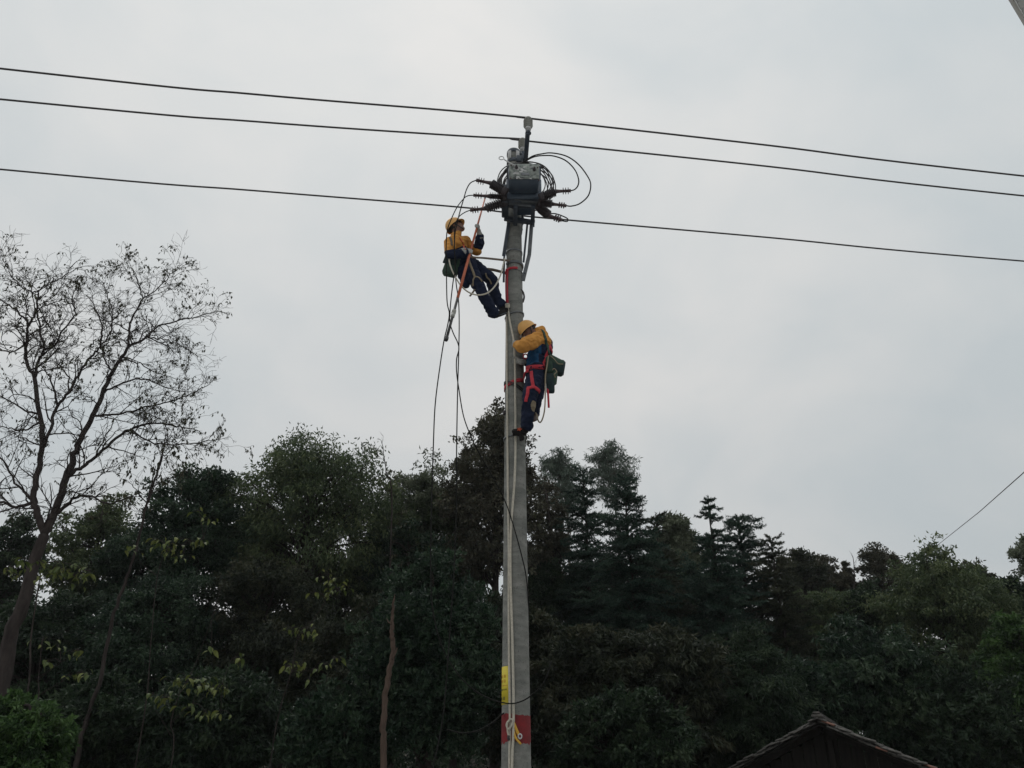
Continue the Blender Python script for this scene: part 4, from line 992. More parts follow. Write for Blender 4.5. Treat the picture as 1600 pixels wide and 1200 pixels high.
# ---- leads that run from the left terminals past the upper worker and hang to the ground
LG = 'black leads hanging beside the upper worker'
cable('hanging_lead', [(744, 281.5, 8.2), (735, 286, 8.2), (729, 296, 8.2), (725, 309, 8.2), (720, 326, 8.22), (715, 345, 8.25), (711, 365, 8.3), (710, 388, 8.3), (711.5, 410, 8.3), (711, 424, 8.3), (708, 440, 8.3), (704.5, 470, 8.3), (703, 490, 8.3), (703, 504, 8.3), (708, 520, 8.3), (715, 535, 8.3), (717, 546, 8.3), (713.5, 561, 8.3), (713.5, 582, 8.3), (717, 608, 8.3), (724, 649, 8.35), (735, 680, 8.4), (747, 705, 8.5), (764, 735, 8.6), (781, 766, 8.7),
      (792, 790, 8.80), (800, 814, 8.81), (809, 845, 8.81), (817, 876, 8.83), (822, 900, 8.88), (825.5, 935, 8.95), (826, 970, 9.05)], .0078, 'cable', 'lead from the top terminal that swings across and winds round the pole', 'cable', LG)
cable('hanging_lead', [(739.5, 305, 8.35), (731, 306, 8.3), (725, 310, 8.25), (714, 324, 8.2), (704, 345, 8.15), (698.5, 362, 8.15), (697, 392, 8.2), (697.5, 420, 8.2), (698.5, 470, 8.2), (702, 490, 8.2), (699, 510, 8.2), (694, 531, 8.2), (687.5, 572, 8.2), (680, 632, 8.2), (677, 700, 8.2), (674, 800, 8.2), (673, 880, 8.2), (675, 940, 8.2), (684, 990, 8.2), (700, 1030, 8.25), (727, 1066, 8.35), (757, 1088, 8.5), (792, 1099, 8.78), (814, 1096, 8.76), (832, 1085, 8.6), (850, 1066, 8.5), (862, 1034, 8.45)], .0072, 'cable', 'lead falling furthest from the pole and curling up to a free end', 'cable', LG)
cable('hanging_lead', [(734.5, 328.5, 8.5), (726, 332, 8.45), (717, 339, 8.4), (711, 352, 8.4), (710, 372, 8.4), (711, 420, 8.4), (713, 445, 8.4), (716.5, 470, 8.4), (717.5, 508, 8.4), (716.5, 560, 8.4), (715, 610, 8.4), (713.5, 700, 8.4), (713, 800, 8.4), (709.5, 890, 8.4), (702, 1000, 8.4), (692, 1122, 8.4), (676, 1200, 8.4), (664, 1260, 8.4)], .0072, 'cable', 'lead dropping straight between the other two', 'cable', LG)
cable('cable_tail', [(789, 1113, 8.95), (782, 1118, 8.85), (768, 1130, 8.75), (745, 1142, 8.7), (722, 1145, 8.7), (699, 1140, 8.7)], .007, 'cable', 'short dark cable end curving out from the pole at the red band', 'cable')

# ---- pale hauling ropes on the pole
def rope_on(pts, off, r=.0095): return [PP(a, c, off) for a, c in pts]
ropeL = rope_on([(792.5, 478), (791.5, 500), (792, 560), (792.5, 620), (793, 690), (793.5, 760), (795, 850), (795, 940), (795.5, 1020), (796.5, 1090), (797, 1125), (796.5, 1160), (796, 1215)], .012)
ropeR = rope_on([(793, 478), (797, 505), (802.5, 535), (804.5, 570), (805, 610), (805.5, 690), (804, 750), (799.5, 810), (797.5, 860), (798, 920), (800, 980), (801.5, 1040), (802.5, 1100), (802, 1150), (800, 1215)], .026)
ropeR[2] = ropeR[2] + np.array((0, -.05, 0)); ropeR[3] = ropeR[3] + np.array((0, -.045, 0))
for R3, lb in ((ropeL, 'pale rope hanging straight down the edge of the utility pole'), (ropeR, 'pale rope held in the lower worker\'s hands that bows across the pole')):
    R3 = np.array(R3); R3 = np.vstack([R3, [R3[-1][0], R3[-1][1] - .02, .05]])
    b = MB(); b.tube(spline(R3, 8), .0140, 7); tag(b.build('hauling_rope', M['rope'], org=R3[0]), lb, 'rope', 'hauling ropes on the pole')
# red sling at the top of the ropes
sl_ = empty('red_sling', PP(793, 421, .02), 'red webbing sling looped round the pole above the pale ropes', 'sling')
hoop(pole_z(419), .035, .012, 'red', 'loop', parent=sl_, off=.004, phi0=math.pi * .9, phi1=math.pi * 1.62)
for a in (790.5, 793.0):
    b = MB(); p = np.array([PP(a + .5, 420, .02), PP(a - .2, 440, .02), PP(a, 458, .02), PP(a + .6, 474, .02)]); b.ribbon(spline(p, 5), np.tile((0, -1.0, 0), (16, 1)), .018, .005); b.build('strap', M['red'], sl_)
b = MB(); kc = PP(793, 478, .03)
for k in range(4):
    a = np.linspace(0, 6.283, 17); rad_ = .026; tl = k * .5
    b.tube([kc + np.array((math.cos(q_) * rad_, math.sin(q_) * .02 - .005, math.sin(q_) * .018 * math.cos(tl) + (k - 1.5) * .014)) for q_ in a], .009, 6, cap=False)
b.build('knot', M['rope'], sl_)
# knot with the yellow tags at the red band
kn = empty('rope_knot', PP(796, 1135, .03), 'knotted pale rope end with two yellow straps on the red band', 'knot')
b = MB(); b.tube(spline([PP(797, 1128, .03), PP(793, 1128, .035), PP(791.5, 1134, .035), PP(795, 1139, .04), PP(799, 1134, .045), PP(801, 1126, .05), PP(797, 1124, .055), PP(793, 1130, .05), PP(793, 1142, .035), PP(795, 1150, .03)], 6), .010, 7); b.build('loop', M['rope'], kn)
b = MB(); b.tube(spline([PP(795, 1149, .03), PP(794.5, 1153, .03), PP(796, 1157, .025)], 5), [.014] * 4 + [.016] * 4 + [.012] * 3, 7); b.build('tail', M['rubber'], kn)
p = np.array([PP(802, 1128, .03), PP(806, 1138, .03), PP(810.5, 1148, .03)]); b = MB(); b.ribbon(spline(p, 5), np.tile((0, -1.0, 0), (11, 1)), .030, .007); b.build('yellow_strap', M['strapy'], kn)
rc = PP(812.5, 1150.5, .032); b = MB(); b.tube([rc + np.array((math.cos(a) * .018, 0, math.sin(a) * .022)) for a in np.linspace(0, 6.283, 17)], .008, 6, cap=False); b.build('eyelet', M['white'], kn)
p = np.array([PP(803, 1143, .03), PP(806, 1153, .03), PP(814, 1163, .03)]); b = MB(); b.ribbon(spline(p, 5), np.tile((0, -1.0, 0), (11, 1)), .022, .007); b.build('yellow_strap', M['strapy'], kn)

# ---- yellow notice plate bent round the pole
zs0, zs1 = pole_z(1100), pole_z(1040)
pl = empty('notice_plate', pole_pt((zs0 + zs1) / 2, math.pi * 1.08, 0), 'narrow yellow notice plate wrapped round the edge of the pole above the red band', 'sign')
pa0, pa1 = math.pi * .80, math.pi + 1.02
def wrap(a0, a1, za, zb_, off, m_, name, parent, n_=12):
    b_ = MB(); a = np.linspace(a0, a1, n_); v_ = [pole_pt(z, q_, off) for z in (za, zb_) for q_ in a] + [pole_pt(z, q_, off - .0015) for z in (za, zb_) for q_ in a]
    f_ = [(i_, i_ + 1, n_ + i_ + 1, n_ + i_) for i_ in range(n_ - 1)] + [(2 * n_ + i_, 3 * n_ + i_, 3 * n_ + i_ + 1, 2 * n_ + i_ + 1) for i_ in range(n_ - 1)]
    f_ += [(i_, 2 * n_ + i_, 2 * n_ + i_ + 1, i_ + 1) for i_ in range(n_ - 1)] + [(n_ + i_, n_ + i_ + 1, 3 * n_ + i_ + 1, 3 * n_ + i_) for i_ in range(n_ - 1)] + [(0, n_, 3 * n_, 2 * n_), (n_ - 1, 3 * n_ - 1, 4 * n_ - 1, 2 * n_ - 1)]
    b_.add(v_, f_); return b_.build(name, M[m_], parent)
wrap(pa0, pa1, zs0, zs1, .004, 'signy', 'sheet', pl, 16)
hh = zs1 - zs0
def glyph(ac, zc_, w, h, m_, seed):
    rg = np.random.default_rng(seed)
    for k in range(3):
        z_ = zc_ + (k - 1) * h * .36; wrap(ac - w * rg.uniform(.35, .5), ac + w * rg.uniform(.35, .5), z_ - h * .05, z_ + h * .05, .0062, m_, 'print_stroke', pl, 4)
    for k in range(2):
        a = ac + (k - .5) * w * .55; wrap(a - w * .07, a + w * .07, zc_ - h * .45, zc_ + h * .42, .0058, m_, 'print_stroke', pl, 3)
for k, (ac, fz) in enumerate(((math.pi + .28, .74), (math.pi + .66, .74), (math.pi + .28, .61), (math.pi + .66, .61))): glyph(ac, zs0 + hh * fz, .26, hh * .085, 'signo', k)
for k in range(5): glyph(math.pi + .05 + k * .19, zs0 + hh * .385, .13, hh * .045, 'signk', 10 + k)
for k in range(2): glyph(math.pi + .22 + k * .40, zs0 + hh * .16, .26, hh * .085, 'signk', 20 + k)
wrap(pa0 + .02, pa1 - .04, zs0 + hh * .485, zs0 + hh * .50, .0055, 'signo', 'rule', pl)

# ------------------------------------------------------------------ workers
def frame(f, up):
    f = unit(f); s_ = unit(np.cross(up, f)); u = np.cross(f, s_); return f, s_, u   # face, side, up
class Body:
    """a figure as overlapping tapered shapes fused into one continuous skin"""
    def __init__(s): s.pr = []
    def cap(s, p0, r0, p1, r1, m): s.pr.append(('c', np.asarray(p0, float), r0, np.asarray(p1, float), r1, m))
    def chain(s, pts, rads, m):
        for i_ in range(len(pts) - 1): s.cap(pts[i_], rads[i_], pts[i_ + 1], rads[i_ + 1], m if isinstance(m, str) else m[i_])
    def ell(s, c, rad, fr, m): s.pr.append(('e', np.asarray(c, float), np.asarray(rad, float), np.stack(fr, 1), m))
    def raw(s):
        mb = MB(); n = 14; ph = np.linspace(-math.pi / 2, math.pi / 2, 9)
        for q in s.pr:
            if q[0] == 'c':
                _, p0, r0, p1, r1, _m = q; d = p1 - p0; ln = np.linalg.norm(d); d = d / max(ln, 1e-6)
                ref = np.array((0, 0, 1.0)) if abs(d[2]) < .9 else np.array((1.0, 0, 0)); u = unit(np.cross(d, ref)); w = np.cross(d, u)
                rings = [(p0 + d * r0 * math.sin(a), r0 * math.cos(a)) for a in ph[:5]] + [(p1 + d * r1 * math.sin(a), r1 * math.cos(a)) for a in ph[4:]]
            else:
                _, c, rad, Fm, _m = q; u, w, d = Fm[:, 0] * rad[0], Fm[:, 1] * rad[1], Fm[:, 2] * rad[2]
                rings = [(c + d * math.sin(a), math.cos(a)) for a in ph]
            a = np.arange(n) * 2 * math.pi / n
            v = np.concatenate([ctr + max(rr, 1e-4) * (np.cos(a)[:, None] * u + np.sin(a)[:, None] * w) for ctr, rr in rings])
            k = len(rings); i_ = np.arange(k - 1)[:, None] * n; j_ = np.arange(n)[None]; l_ = (j_ + 1) % n
            mb.add(v, np.stack([i_ + j_, i_ + l_, i_ + n + l_, i_ + n + j_], -1).reshape(-1, 4))
            bb = mb.n - k * n
            mb.f.append((bb + np.arange(n))[::-1][None]); mb.m.append(np.array([0])); mb.t.append(np.array([.5]))
            mb.f.append((bb + (k - 1) * n + np.arange(n))[None]); mb.m.append(np.array([0])); mb.t.append(np.array([.5]))
        return mb
    def nearest(s, V):
        best = np.full(len(V), 1e9); idx = np.zeros(len(V), int)
        for k, q in enumerate(s.pr):
            if q[0] == 'c':
                _, p0, r0, p1, r1, _m = q; d = p1 - p0; L2 = max(d @ d, 1e-9); t = np.clip((V - p0) @ d / L2, 0, 1)
                dist = np.linalg.norm(V - (p0 + t[:, None] * d), axis=1) - (r0 + (r1 - r0) * t)
            else:
                _, c, rad, Fm, _m = q; l_ = (V - c) @ Fm; kk = np.linalg.norm(l_ / rad, axis=1); dist = (kk - 1) * rad.min()
            m_ = dist < best; best[m_] = dist[m_]; idx[m_] = k
        return idx
    def build(s, name, parent, voxel=.0075, smooth=4, wr=.021, rule=None, cloth=('yellow', 'navy', 'teal')):
        me = s.raw().mesh('tmp', M['navy']); o = bpy.data.objects.new('tmp', me); COL.objects.link(o)
        md = o.modifiers.new('r', 'REMESH'); md.mode = 'VOXEL'; md.voxel_size = voxel
        md = o.modifiers.new('s', 'SMOOTH'); md.iterations = smooth; md.factor = .5
        dg = bpy.context.evaluated_depsgraph_get(); ev = o.evaluated_get(dg); m2 = bpy.data.meshes.new_from_object(ev)
        bpy.data.objects.remove(o); bpy.data.meshes.remove(me)
        n = len(m2.vertices); V = np.empty(n * 3); m2.vertices.foreach_get('co', V); V = V.reshape(-1, 3)
        Nn = np.empty(n * 3); m2.vertices.foreach_get('normal', Nn); Nn = Nn.reshape(-1, 3)
        vi = s.nearest(V); iscl = np.array([q[-1] in cloth for q in s.pr])[vi]
        for k in np.nonzero(iscl)[0]:
            p = Vector(V[k]); w = noise.noise(p * 9.0 + Vector((3, 1, 7))) * .55 + noise.noise(Vector((p.x * 14, p.y * 14, p.z * 26))) * .5
            w2 = 1 - abs(noise.noise(Vector((p.x * 9 + 5, p.y * 9, p.z * 15)))) * 2.2
            V[k] += Nn[k] * wr * (w * .8 + max(0, w2) * .55)
        names = []
        for q in s.pr:
            if q[-1] not in names: names.append(q[-1])
        pf = len(m2.polygons); C = np.empty(pf * 3); m2.polygons.foreach_get('center', C); C = C.reshape(-1, 3)
        fm = np.array([q[-1] for q in s.pr])[s.nearest(C)]
        if rule is not None: fm = rule(C, fm)
        for x_ in sorted(set(fm)):
            if x_ not in names: names.append(x_)
        m2.materials.clear()
        for x_ in names: m2.materials.append(M[x_])
        m2.polygons.foreach_set('material_index', np.array([names.index(x_) for x_ in fm], np.int32)); m2.polygons.foreach_set('use_smooth', np.ones(pf, bool))
        bvh = BVHTree.FromPolygons([tuple(x_) for x_ in V], [tuple(p_.vertices) for p_ in m2.polygons])
        V2 = V - world_loc(parent); m2.vertices.foreach_set('co', V2.ravel()); m2.update(); m2.name = name
        ob = bpy.data.objects.new(name, m2); COL.objects.link(ob); ob.parent = parent
        return ob, bvh
def hand(B, wrist, rod, rdir, rr, m='glove', flip=1):
    """palm, four curled fingers and a thumb closed round a rod"""
    a = unit(rdir); u = rod - wrist; u = u - a * (u @ a); u = unit(u); w = np.cross(a, u) * flip
    B.chain([wrist, wrist * .45 + rod * .55 - u * .015], [.032, .036], m)
    for k, fl in enumerate((.86, 1.0, .95, .78)):
        o = rod + a * (1.5 - k) * .0215
        kn_ = o - u * (rr + .022) + w * .006
        B.cap(wrist * .5 + rod * .5 - u * .012 + a * (1.5 - k) * .016, .017, kn_, .0135, m)
        pts = [kn_]
        for ang in (50, 125, 205):
            q_ = R_(ang * (.75 + .25 * fl)); pts.append(o + (rr + .0105) * (-math.cos(q_) * u + math.sin(q_) * w))
        B.chain(pts, [.0135, .0125, .0115, .0095], m)
    b0 = wrist * .6 + rod * .4 + a * .030
    pts = [b0]
    for ang in (-40, -105, -150):
        q_ = R_(ang); pts.append(rod + a * .040 + (rr + .012) * (-math.cos(q_) * u + math.sin(q_) * w))
    B.chain(pts, [.020, .0155, .013, .0105], m)
def head(B, c, f, up):
    f, s_, u = frame(f, up)
    B.ell(c, (.098, .076, .112), (f, s_, u), 'skin')
    B.cap(c + f * .035 - u * .045, .058, c + f * .062 - u * .088, .036, 'skin')          # jaw, chin
    B.cap(c + f * .092 + u * .012, .010, c + f * .112 - u * .024, .015, 'skin')           # nose
    B.cap(c + f * .078 + u * .028 + s_ * .030, .013, c + f * .078 + u * .028 - s_ * .030, .013, 'skin')  # brow
    for sg in (-1, 1):
        B.ell(c + s_ * sg * .077 - f * .008 - u * .006, (.022, .011, .032), (f, s_, u), 'skin')
        B.cap(c + f * .070 - u * .022 + s_ * sg * .034, .020, c + f * .062 - u * .03 + s_ * sg * .04, .018, 'skin')  # cheek
    B.cap(c + f * .096 - u * .056 + s_ * .016, .0075, c + f * .096 - u * .056 - s_ * .016, .0075, 'skin')   # lips
    return f, s_, u
def face_parts(parent, c, f, s_, u):
    for sg in (-1, 1):
        b_ = MB(); b_.lathe([(0, .001), (.15, .009), (.5, .0125), (.85, .009), (1, .001)], c + s_ * sg * .032 + u * .008 + f * .078, c + s_ * sg * .032 + u * .008 + f * .098, 10); b_.build('eye', M['hair'], parent)
    b_ = MB(); b_.tube([c + f * .1005 - u * .0565 + s_ * q_ for q_ in (-.022, -.008, .008, .022)], [.0015, .003, .003, .0015], 5); b_.build('mouth', M['redpaint'], parent)
    b_ = MB(); n_ = 9; v_ = []
    for i_ in range(n_):
        el = -.35 + i_ * (math.pi / 2 + .35) / (n_ - 1)
        for j_ in range(24):
            az = j_ * 2 * math.pi / 24; r_ = 1.03
            front = math.cos(az) > .2; e2 = max(el, .42) if front else el
            v_.append(c - f * .006 + (f * math.cos(az) * .098 * math.cos(e2) + s_ * math.sin(az) * .079 * math.cos(e2) + u * .115 * math.sin(e2)) * r_)
    b_.add(v_, [(i_ * 24 + j_, i_ * 24 + (j_ + 1) % 24, (i_ + 1) * 24 + (j_ + 1) % 24, (i_ + 1) * 24 + j_) for i_ in range(n_ - 1) for j_ in range(24)])
    b_.build('hair', M['hair'], parent)
def helmet(parent, c, f, s_, u, lift=.03):
    c = c + u * lift; o_ = MB(); n_, m_ = 28, 12
    def shell(k):
        v_ = []
        for i_ in range(m_):
            t = i_ / (m_ - 1)
            for j_ in range(n_):
                az = j_ * 2 * math.pi / n_; ca, sa = math.cos(az), math.sin(az)
                if t < .72: el = (1 - t / .72) * math.pi / 2; rr_, zz_ = math.cos(el), math.sin(el)
                elif t < .9: rr_, zz_ = 1.0 + (t - .72) * .12, -(t - .72) * 1.1
                else: rr_, zz_ = 1.02 + (t - .9) * (2.6 if ca > .3 else .9), -.20 - (t - .9) * .35
                ridge = 1 + .035 * math.exp(-(sa * rr_ / .13) ** 2) * (zz_ > .1)
                v_.append(c + (f * ca * rr_ * .128 + s_ * sa * rr_ * .108) * k + u * zz_ * .128 * k * ridge)
        return v_
    q_ = [(i_ * n_ + j_, i_ * n_ + (j_ + 1) % n_, (i_ + 1) * n_ + (j_ + 1) % n_, (i_ + 1) * n_ + j_) for i_ in range(m_ - 1) for j_ in range(n_)]
    o_.add(shell(1.0), q_); o_.add(shell(.965), [x_[::-1] for x_ in q_])
    e = (m_ - 1) * n_; o_.add(np.vstack([shell(1.0)[e:], shell(.965)[e:]]), [(j_, n_ + j_, n_ + (j_ + 1) % n_, (j_ + 1) % n_) for j_ in range(n_)])
    h_ = o_.build('helmet', M['helmet'], parent)
    b_ = MB()  # inner band and chin strap
    pts = [c + f * math.cos(a) * .112 + s_ * math.sin(a) * .094 - u * .012 for a in np.linspace(0, 6.283, 25)]
    b_.ribbon(pts, [unit(p_ - c) for p_ in pts], .03, .004); b_.build('head_band', M['stickdk'], h_)
    b_ = MB(); cs = [c + s_ * .093 - u * .02, c + s_ * .078 - u * .09 + f * .03, c + f * .07 - u * .150, c - s_ * .078 - u * .09 + f * .03, c - s_ * .093 - u * .02]
    cv = spline(cs, 5); b_.ribbon(cv, [unit(p_ - c) for p_ in cv], .014, .003); b_.build('chin_strap', M['stickdk'], h_)
    return h_
CO = Vector((0, 0, CAMZ))
def on_body(bvh, px, py, off, Yd=8.8):
    d = P(px, py, 8.8) - np.array(CO); hit = bvh.ray_cast(CO, Vector(unit(d)))
    if hit[0] is None:
        p = Vector(P(px, py, Yd)); q_ = bvh.find_nearest(p); return np.array(p), unit(np.array(p - q_[0]))
    return np.array(hit[0]) + np.array(hit[1]) * off, np.array(hit[1])
def body_strap(bvh, pts, w, t, mt, name, parent, off=.006, n=5):
    q_ = [on_body(bvh, a, c, off) for a, c in pts]
    p_ = spline(np.array([x_[0] for x_ in q_]), n); nr = spline(np.array([x_[1] for x_ in q_]), n)
    pp_ = []
    for k in range(len(p_)):
        h_ = bvh.find_nearest(Vector(p_[k])); pp_.append(np.array(h_[0]) + unit(np.array(h_[1])) * off if (np.array(h_[0]) - p_[k]) @ (np.array(h_[0]) - p_[k]) < .03 ** 2 else p_[k])
    b_ = MB(); b_.ribbon(np.array(pp_), nr, w, t); return b_.build(name, M[mt], parent)
def body_ring(bvh, c, axis, r, w, t, mt, name, parent, off=.006, n=36):
    axis = unit(axis); x_ = unit(np.cross(axis, (0, 1, 0.01))); y_ = np.cross(axis, x_); pts, nr = [], []
    for k in range(n + 1):
        a = 2 * math.pi * k / n; d = x_ * math.cos(a) + y_ * math.sin(a)
        h_ = bvh.ray_cast(Vector(c + d * r), Vector(-d)); p_ = np.array(h_[0]) if h_[0] is not None else c + d * r * .6
        pts.append(p_ + d * off); nr.append(d)
    pts = np.array(pts); k_ = np.array([.25, .5, .25]); inner = pts[:-1]
    for _ in range(3): inner = .25 * np.roll(inner, 1, 0) + .5 * inner + .25 * np.roll(inner, -1, 0)
    pts = np.vstack([inner, inner[:1]])
    b_ = MB(); b_.ribbon(pts, np.array(nr), w, t); return b_.build(name, M[mt], parent)

# ---- upper worker: leans back in his belt and works with the long stick
hA = P(734.5, 394.5, 8.48); hB = P(745.3, 355, 8.70)
sdv = unit(hB - hA)
w1 = empty('person', P(730, 418, 8.75), 'upper worker in yellow helmet leaning back in his belt with a long stick', 'person', 'line workers on the pole')
B = Body()
pel, che, nek = P(731, 415, 8.75), P(717, 388, 8.72), P(712.5, 369, 8.71)
hc = P(711.5, 355, 8.70)
f_, s_, u_ = head(B, hc, (.80, -.18, .60), (-.62, 0, .78))
B.cap(nek, .056, hc - u_ * .04 - f_ * .02, .052, 'skin')
B.cap(P(732, 414, 8.66), .105, P(733, 414, 8.84), .105, 'navy')                     # hips
B.cap(P(728, 409, 8.68), .115, P(727, 408, 8.82), .115, 'navy')
B.cap(P(722, 398, 8.66), .118, P(721, 398, 8.80), .118, 'navy')
B.cap(P(714, 384, 8.63), .110, P(718, 384, 8.84), .105, 'yellow')                    # chest
B.cap(P(710, 376, 8.60), .080, P(724, 378, 8.88), .078, 'yellow')                    # shoulders
B.cap(P(712, 370, 8.71), .070, P(714, 380, 8.72), .10, 'yellow')
B.cap(P(714, 366.5, 8.72), .064, P(713, 369, 8.71), .070, 'yellow')                  # collar
B.chain([P(716, 408, 8.66), P(722, 424, 8.64), P(728, 443, 8.66)], [.095, .085, .055], 'navy')     # jacket tail
B.chain([P(716, 408, 8.84), P(724, 424, 8.84)], [.085, .06], 'navy')
B.chain([P(703.5, 379, 8.55), P(702.5, 396, 8.42)], [.080, .060], 'yellow')            # near arm
B.chain([P(702.5, 397, 8.42), P(715, 397, 8.41), P(727, 394.2, 8.43)], [.062, .060, .055], 'navy')
B.chain([P(724.5, 393.8, 8.42), P(728.5, 393.6, 8.44)], [.058, .05], 'glove')
B.chain([P(727, 377, 8.90), P(738, 390, 8.94), P(745, 392, 8.92)], [.074, .062, .064], 'yellow')   # far arm
B.chain([P(745, 391, 8.92), P(749, 380, 8.86), P(749.5, 369, 8.78)], [.062, .062, .050], 'navy')
B.chain([P(749.8, 371, 8.79), P(749.3, 366, 8.76)], [.046, .042], 'glove')
wA = P(729.5, 393.6, 8.445); hand(B, wA, hA, sdv, .018, flip=-1)
wB = P(749.0, 364.5, 8.755); hand(B, wB, hB, sdv, .018)
B.chain([P(732, 416, 8.65), P(743, 438, 8.60), P(753, 457, 8.60)], [.108, .090, .073], 'navy')     # near leg
B.chain([P(753, 457, 8.60), P(763, 475, 8.68), P(771, 489, 8.76)], [.073, .068, .074], 'navy')
B.chain([P(736, 413, 8.84), P(754, 426, 8.82), P(768, 437, 8.78)], [.105, .09, .076], 'navy')      # far leg
B.chain([P(768, 437, 8.78), P(771, 452, 8.86), P(777, 468, 8.92), P(785, 479, 8.95)], [.078, .072, .066, .062], 'navy')
B.chain([P(772, 490, 8.76), P(775, 492, 8.78)], [.05, .046], 'boot')
B.chain([P(774, 491.5, 8.78), P(781, 490, 8.83), P(788, 488, 8.87)], [.047, .043, .035], 'boot')
B.chain([P(785, 480, 8.95), P(787, 484.5, 8.94)], [.05, .045], 'boot'); B.chain([P(786, 484, 8.94), P(789, 485, 8.90), P(791, 484, 8.87)], [.044, .04, .033], 'boot')
def rule1(C, fm):
    yy = 600 - F * ((-C[:, 1] * ST + (C[:, 2] - CAMZ) * CT) / (C[:, 1] * CT + (C[:, 2] - CAMZ) * ST))
    return np.where((fm == 'yellow') & (yy > 390) & (C[:, 0] < P(732, 390, 8.8)[0]) & (C[:, 1] > 8.5), 'navy', fm)
b1, bvh1 = B.build('body', w1, rule=rule1)
face_parts(b1, hc, f_, s_, u_); helmet(w1, hc, f_, s_, u_)
torso_ax = unit(che - pel)
body_ring(bvh1, P(724.5, 402, 8.74), torso_ax, .32, .05, .008, 'tan', 'belt', w1)
body_strap(bvh1, [(731, 404), (735, 414), (739, 424), (742, 433)], .03, .005, 'tan', 'leg_strap', w1)
body_strap(bvh1, [(742, 433), (746, 433), (750, 436), (753, 440)], .02, .005, 'tan', 'thigh_strap', w1); body_strap(bvh1, [(742, 433), (739.5, 438), (739.5, 444)], .02, .005, 'tan', 'thigh_strap', w1)
body_strap(bvh1, [(759, 427), (761, 433), (765, 437), (768, 444)], .02, .005, 'tan', 'thigh_strap', w1)
b = MB(); p = PL([(742, 452, 8.55), (738, 458, 8.52), (734, 463, 8.5)]); b.ribbon(spline(p, 4), np.tile((0, -1.0, .3), (9, 1)), .025, .005); b.build('strap_end', M['brown'], w1)
b = MB(); q = P(738.5, 445, 8.5); b.box(q, (.03, .02, .045), None, .006); b.build('buckle', M['brown'], w1)
body_strap(bvh1, [(703, 371), (705, 376), (706, 384)], .03, .004, 'brown', 'shoulder_strap', w1); body_strap(bvh1, [(717, 371), (721, 377), (724, 384), (727, 390)], .022, .004, 'orange', 'shoulder_strap', w1)
# pole belt: one loop from the waist round the pole and back
zb1, zb2 = pole_z(407), pole_z(417)
pb_ = [P(733, 401.5, 8.57), P(745, 402.5, 8.62), P(760, 403.5, 8.72)]; nb_ = [(0, -1, .2)] * 3
for a in np.linspace(math.pi * 1.34, math.pi * 2.9, 22): pb_.append(pole_pt(zb1 + (zb2 - zb1) * (a - math.pi * 1.34) / (math.pi * 1.56), a, .008)); nb_.append((math.cos(a), math.sin(a), 0))
pb_ += [P(770, 421.5, 8.98), P(752, 419.5, 8.93), P(740, 414, 8.9)]; nb_ += [(0, 1, .2)] * 3
b = MB(); b.ribbon(spline(np.array(pb_), 3), spline(np.array(nb_, float), 3), .042, .006); b.build('pole_belt', M['brown'], w1)
# climbing irons: hoops that grip the pole under the boots
hoop(pole_z(488), .018, .012, 'galv', 'climbing_iron', tilt=.035, parent=w1, off=.004, phi0=math.pi * 1.0, phi1=math.pi * 2.9)
b = MB(); b.bar(P(776, 495, 8.80), P(790, 490, 8.87), .07, .012, .004); b.build('foot_plate', M['steel'], w1)
# white lanyard in a long U
cable('lanyard', [(789, 403.5, 8.84), (786.5, 413, 8.8), (782, 430, 8.7), (774, 446, 8.6), (763, 457, 8.48), (748, 461, 8.4), (733, 457, 8.36), (720, 446, 8.34), (710, 430, 8.34), (704, 416, 8.36), (702, 405, 8.44), (706, 399, 8.52)], .0105, 'rope', 'pale lanyard hanging in a wide U under the upper worker', 'rope')
b = MB()
for k in range(3): b.tube([pole_pt(pole_z(410) + .012 * k, a, .012) for a in np.linspace(math.pi * 1.15, math.pi * 2.2, 24)], .009, 6)
tag(b.build('pole_wrap', M['galv'], org=pole_pt(pole_z(410), -1.57)), 'grey cable turns wrapped round the pole at the upper worker\'s belt', 'cable')
# tool bag behind the upper worker
bag = empty('tool_bag', P(705, 416, 8.60), 'dark green tool bag hanging behind the upper worker\'s hip', 'bag')
ra = np.array(Matrix.Rotation(.25, 3, 'Y'))
b = MB(); b.box(P(706, 417, 8.60), (.20, .13, .30), ra, .03); b.build('pouch', M['green'], bag)
b = MB(); b.box(P(704, 407, 8.535), (.19, .02, .13), ra, .008); b.build('flap', M['dkbag'], bag)
b = MB(); b.tube(spline(PL([(697, 402, 8.56), (704, 399, 8.52), (716, 402, 8.6)]), 5), .010, 5); b.build('strap', M['dkbag'], bag)

# ---- the long insulating stick
lt = np.linspace(-9, 9, 7201); SP = hA + sdv * lt[:, None]
def at_y(py):
    d = SP - np.array(CO); dep = d[:, 1] * CT + d[:, 2] * ST; up_ = -d[:, 1] * ST + d[:, 2] * CT; yy = 600 - F * up_ / dep
    return SP[int(np.argmin(abs(yy - py)))]
st = empty('insulating_stick', at_y(400), 'long orange red insulating stick held by the upper worker', 'tool')
b = MB(); b.tube([at_y(466), at_y(400), at_y(395)], .0185, 10); b.tube([at_y(395.2), at_y(340), at_y(311)], [.0165, .0135, .012], 10); b.build('pole_tube', M['stick'], st)
b = MB(); b.tube([at_y(311), at_y(306), at_y(304), at_y(298)], [.013, .013, .006, .003], 8); b.build('metal_tip', M['galv'], st)
b = MB(); b.tube([at_y(530), at_y(466)], .0165, 10); b.build('black_section', M['stickdk'], st)
b = MB(); b.lathe([(0, .018), (.1, .026), (.45, .026), (.5, .02), (.55, .028), (.9, .028), (1, .018)], at_y(496), at_y(484), 12); b.build('coupling', M['porcelain'], st)
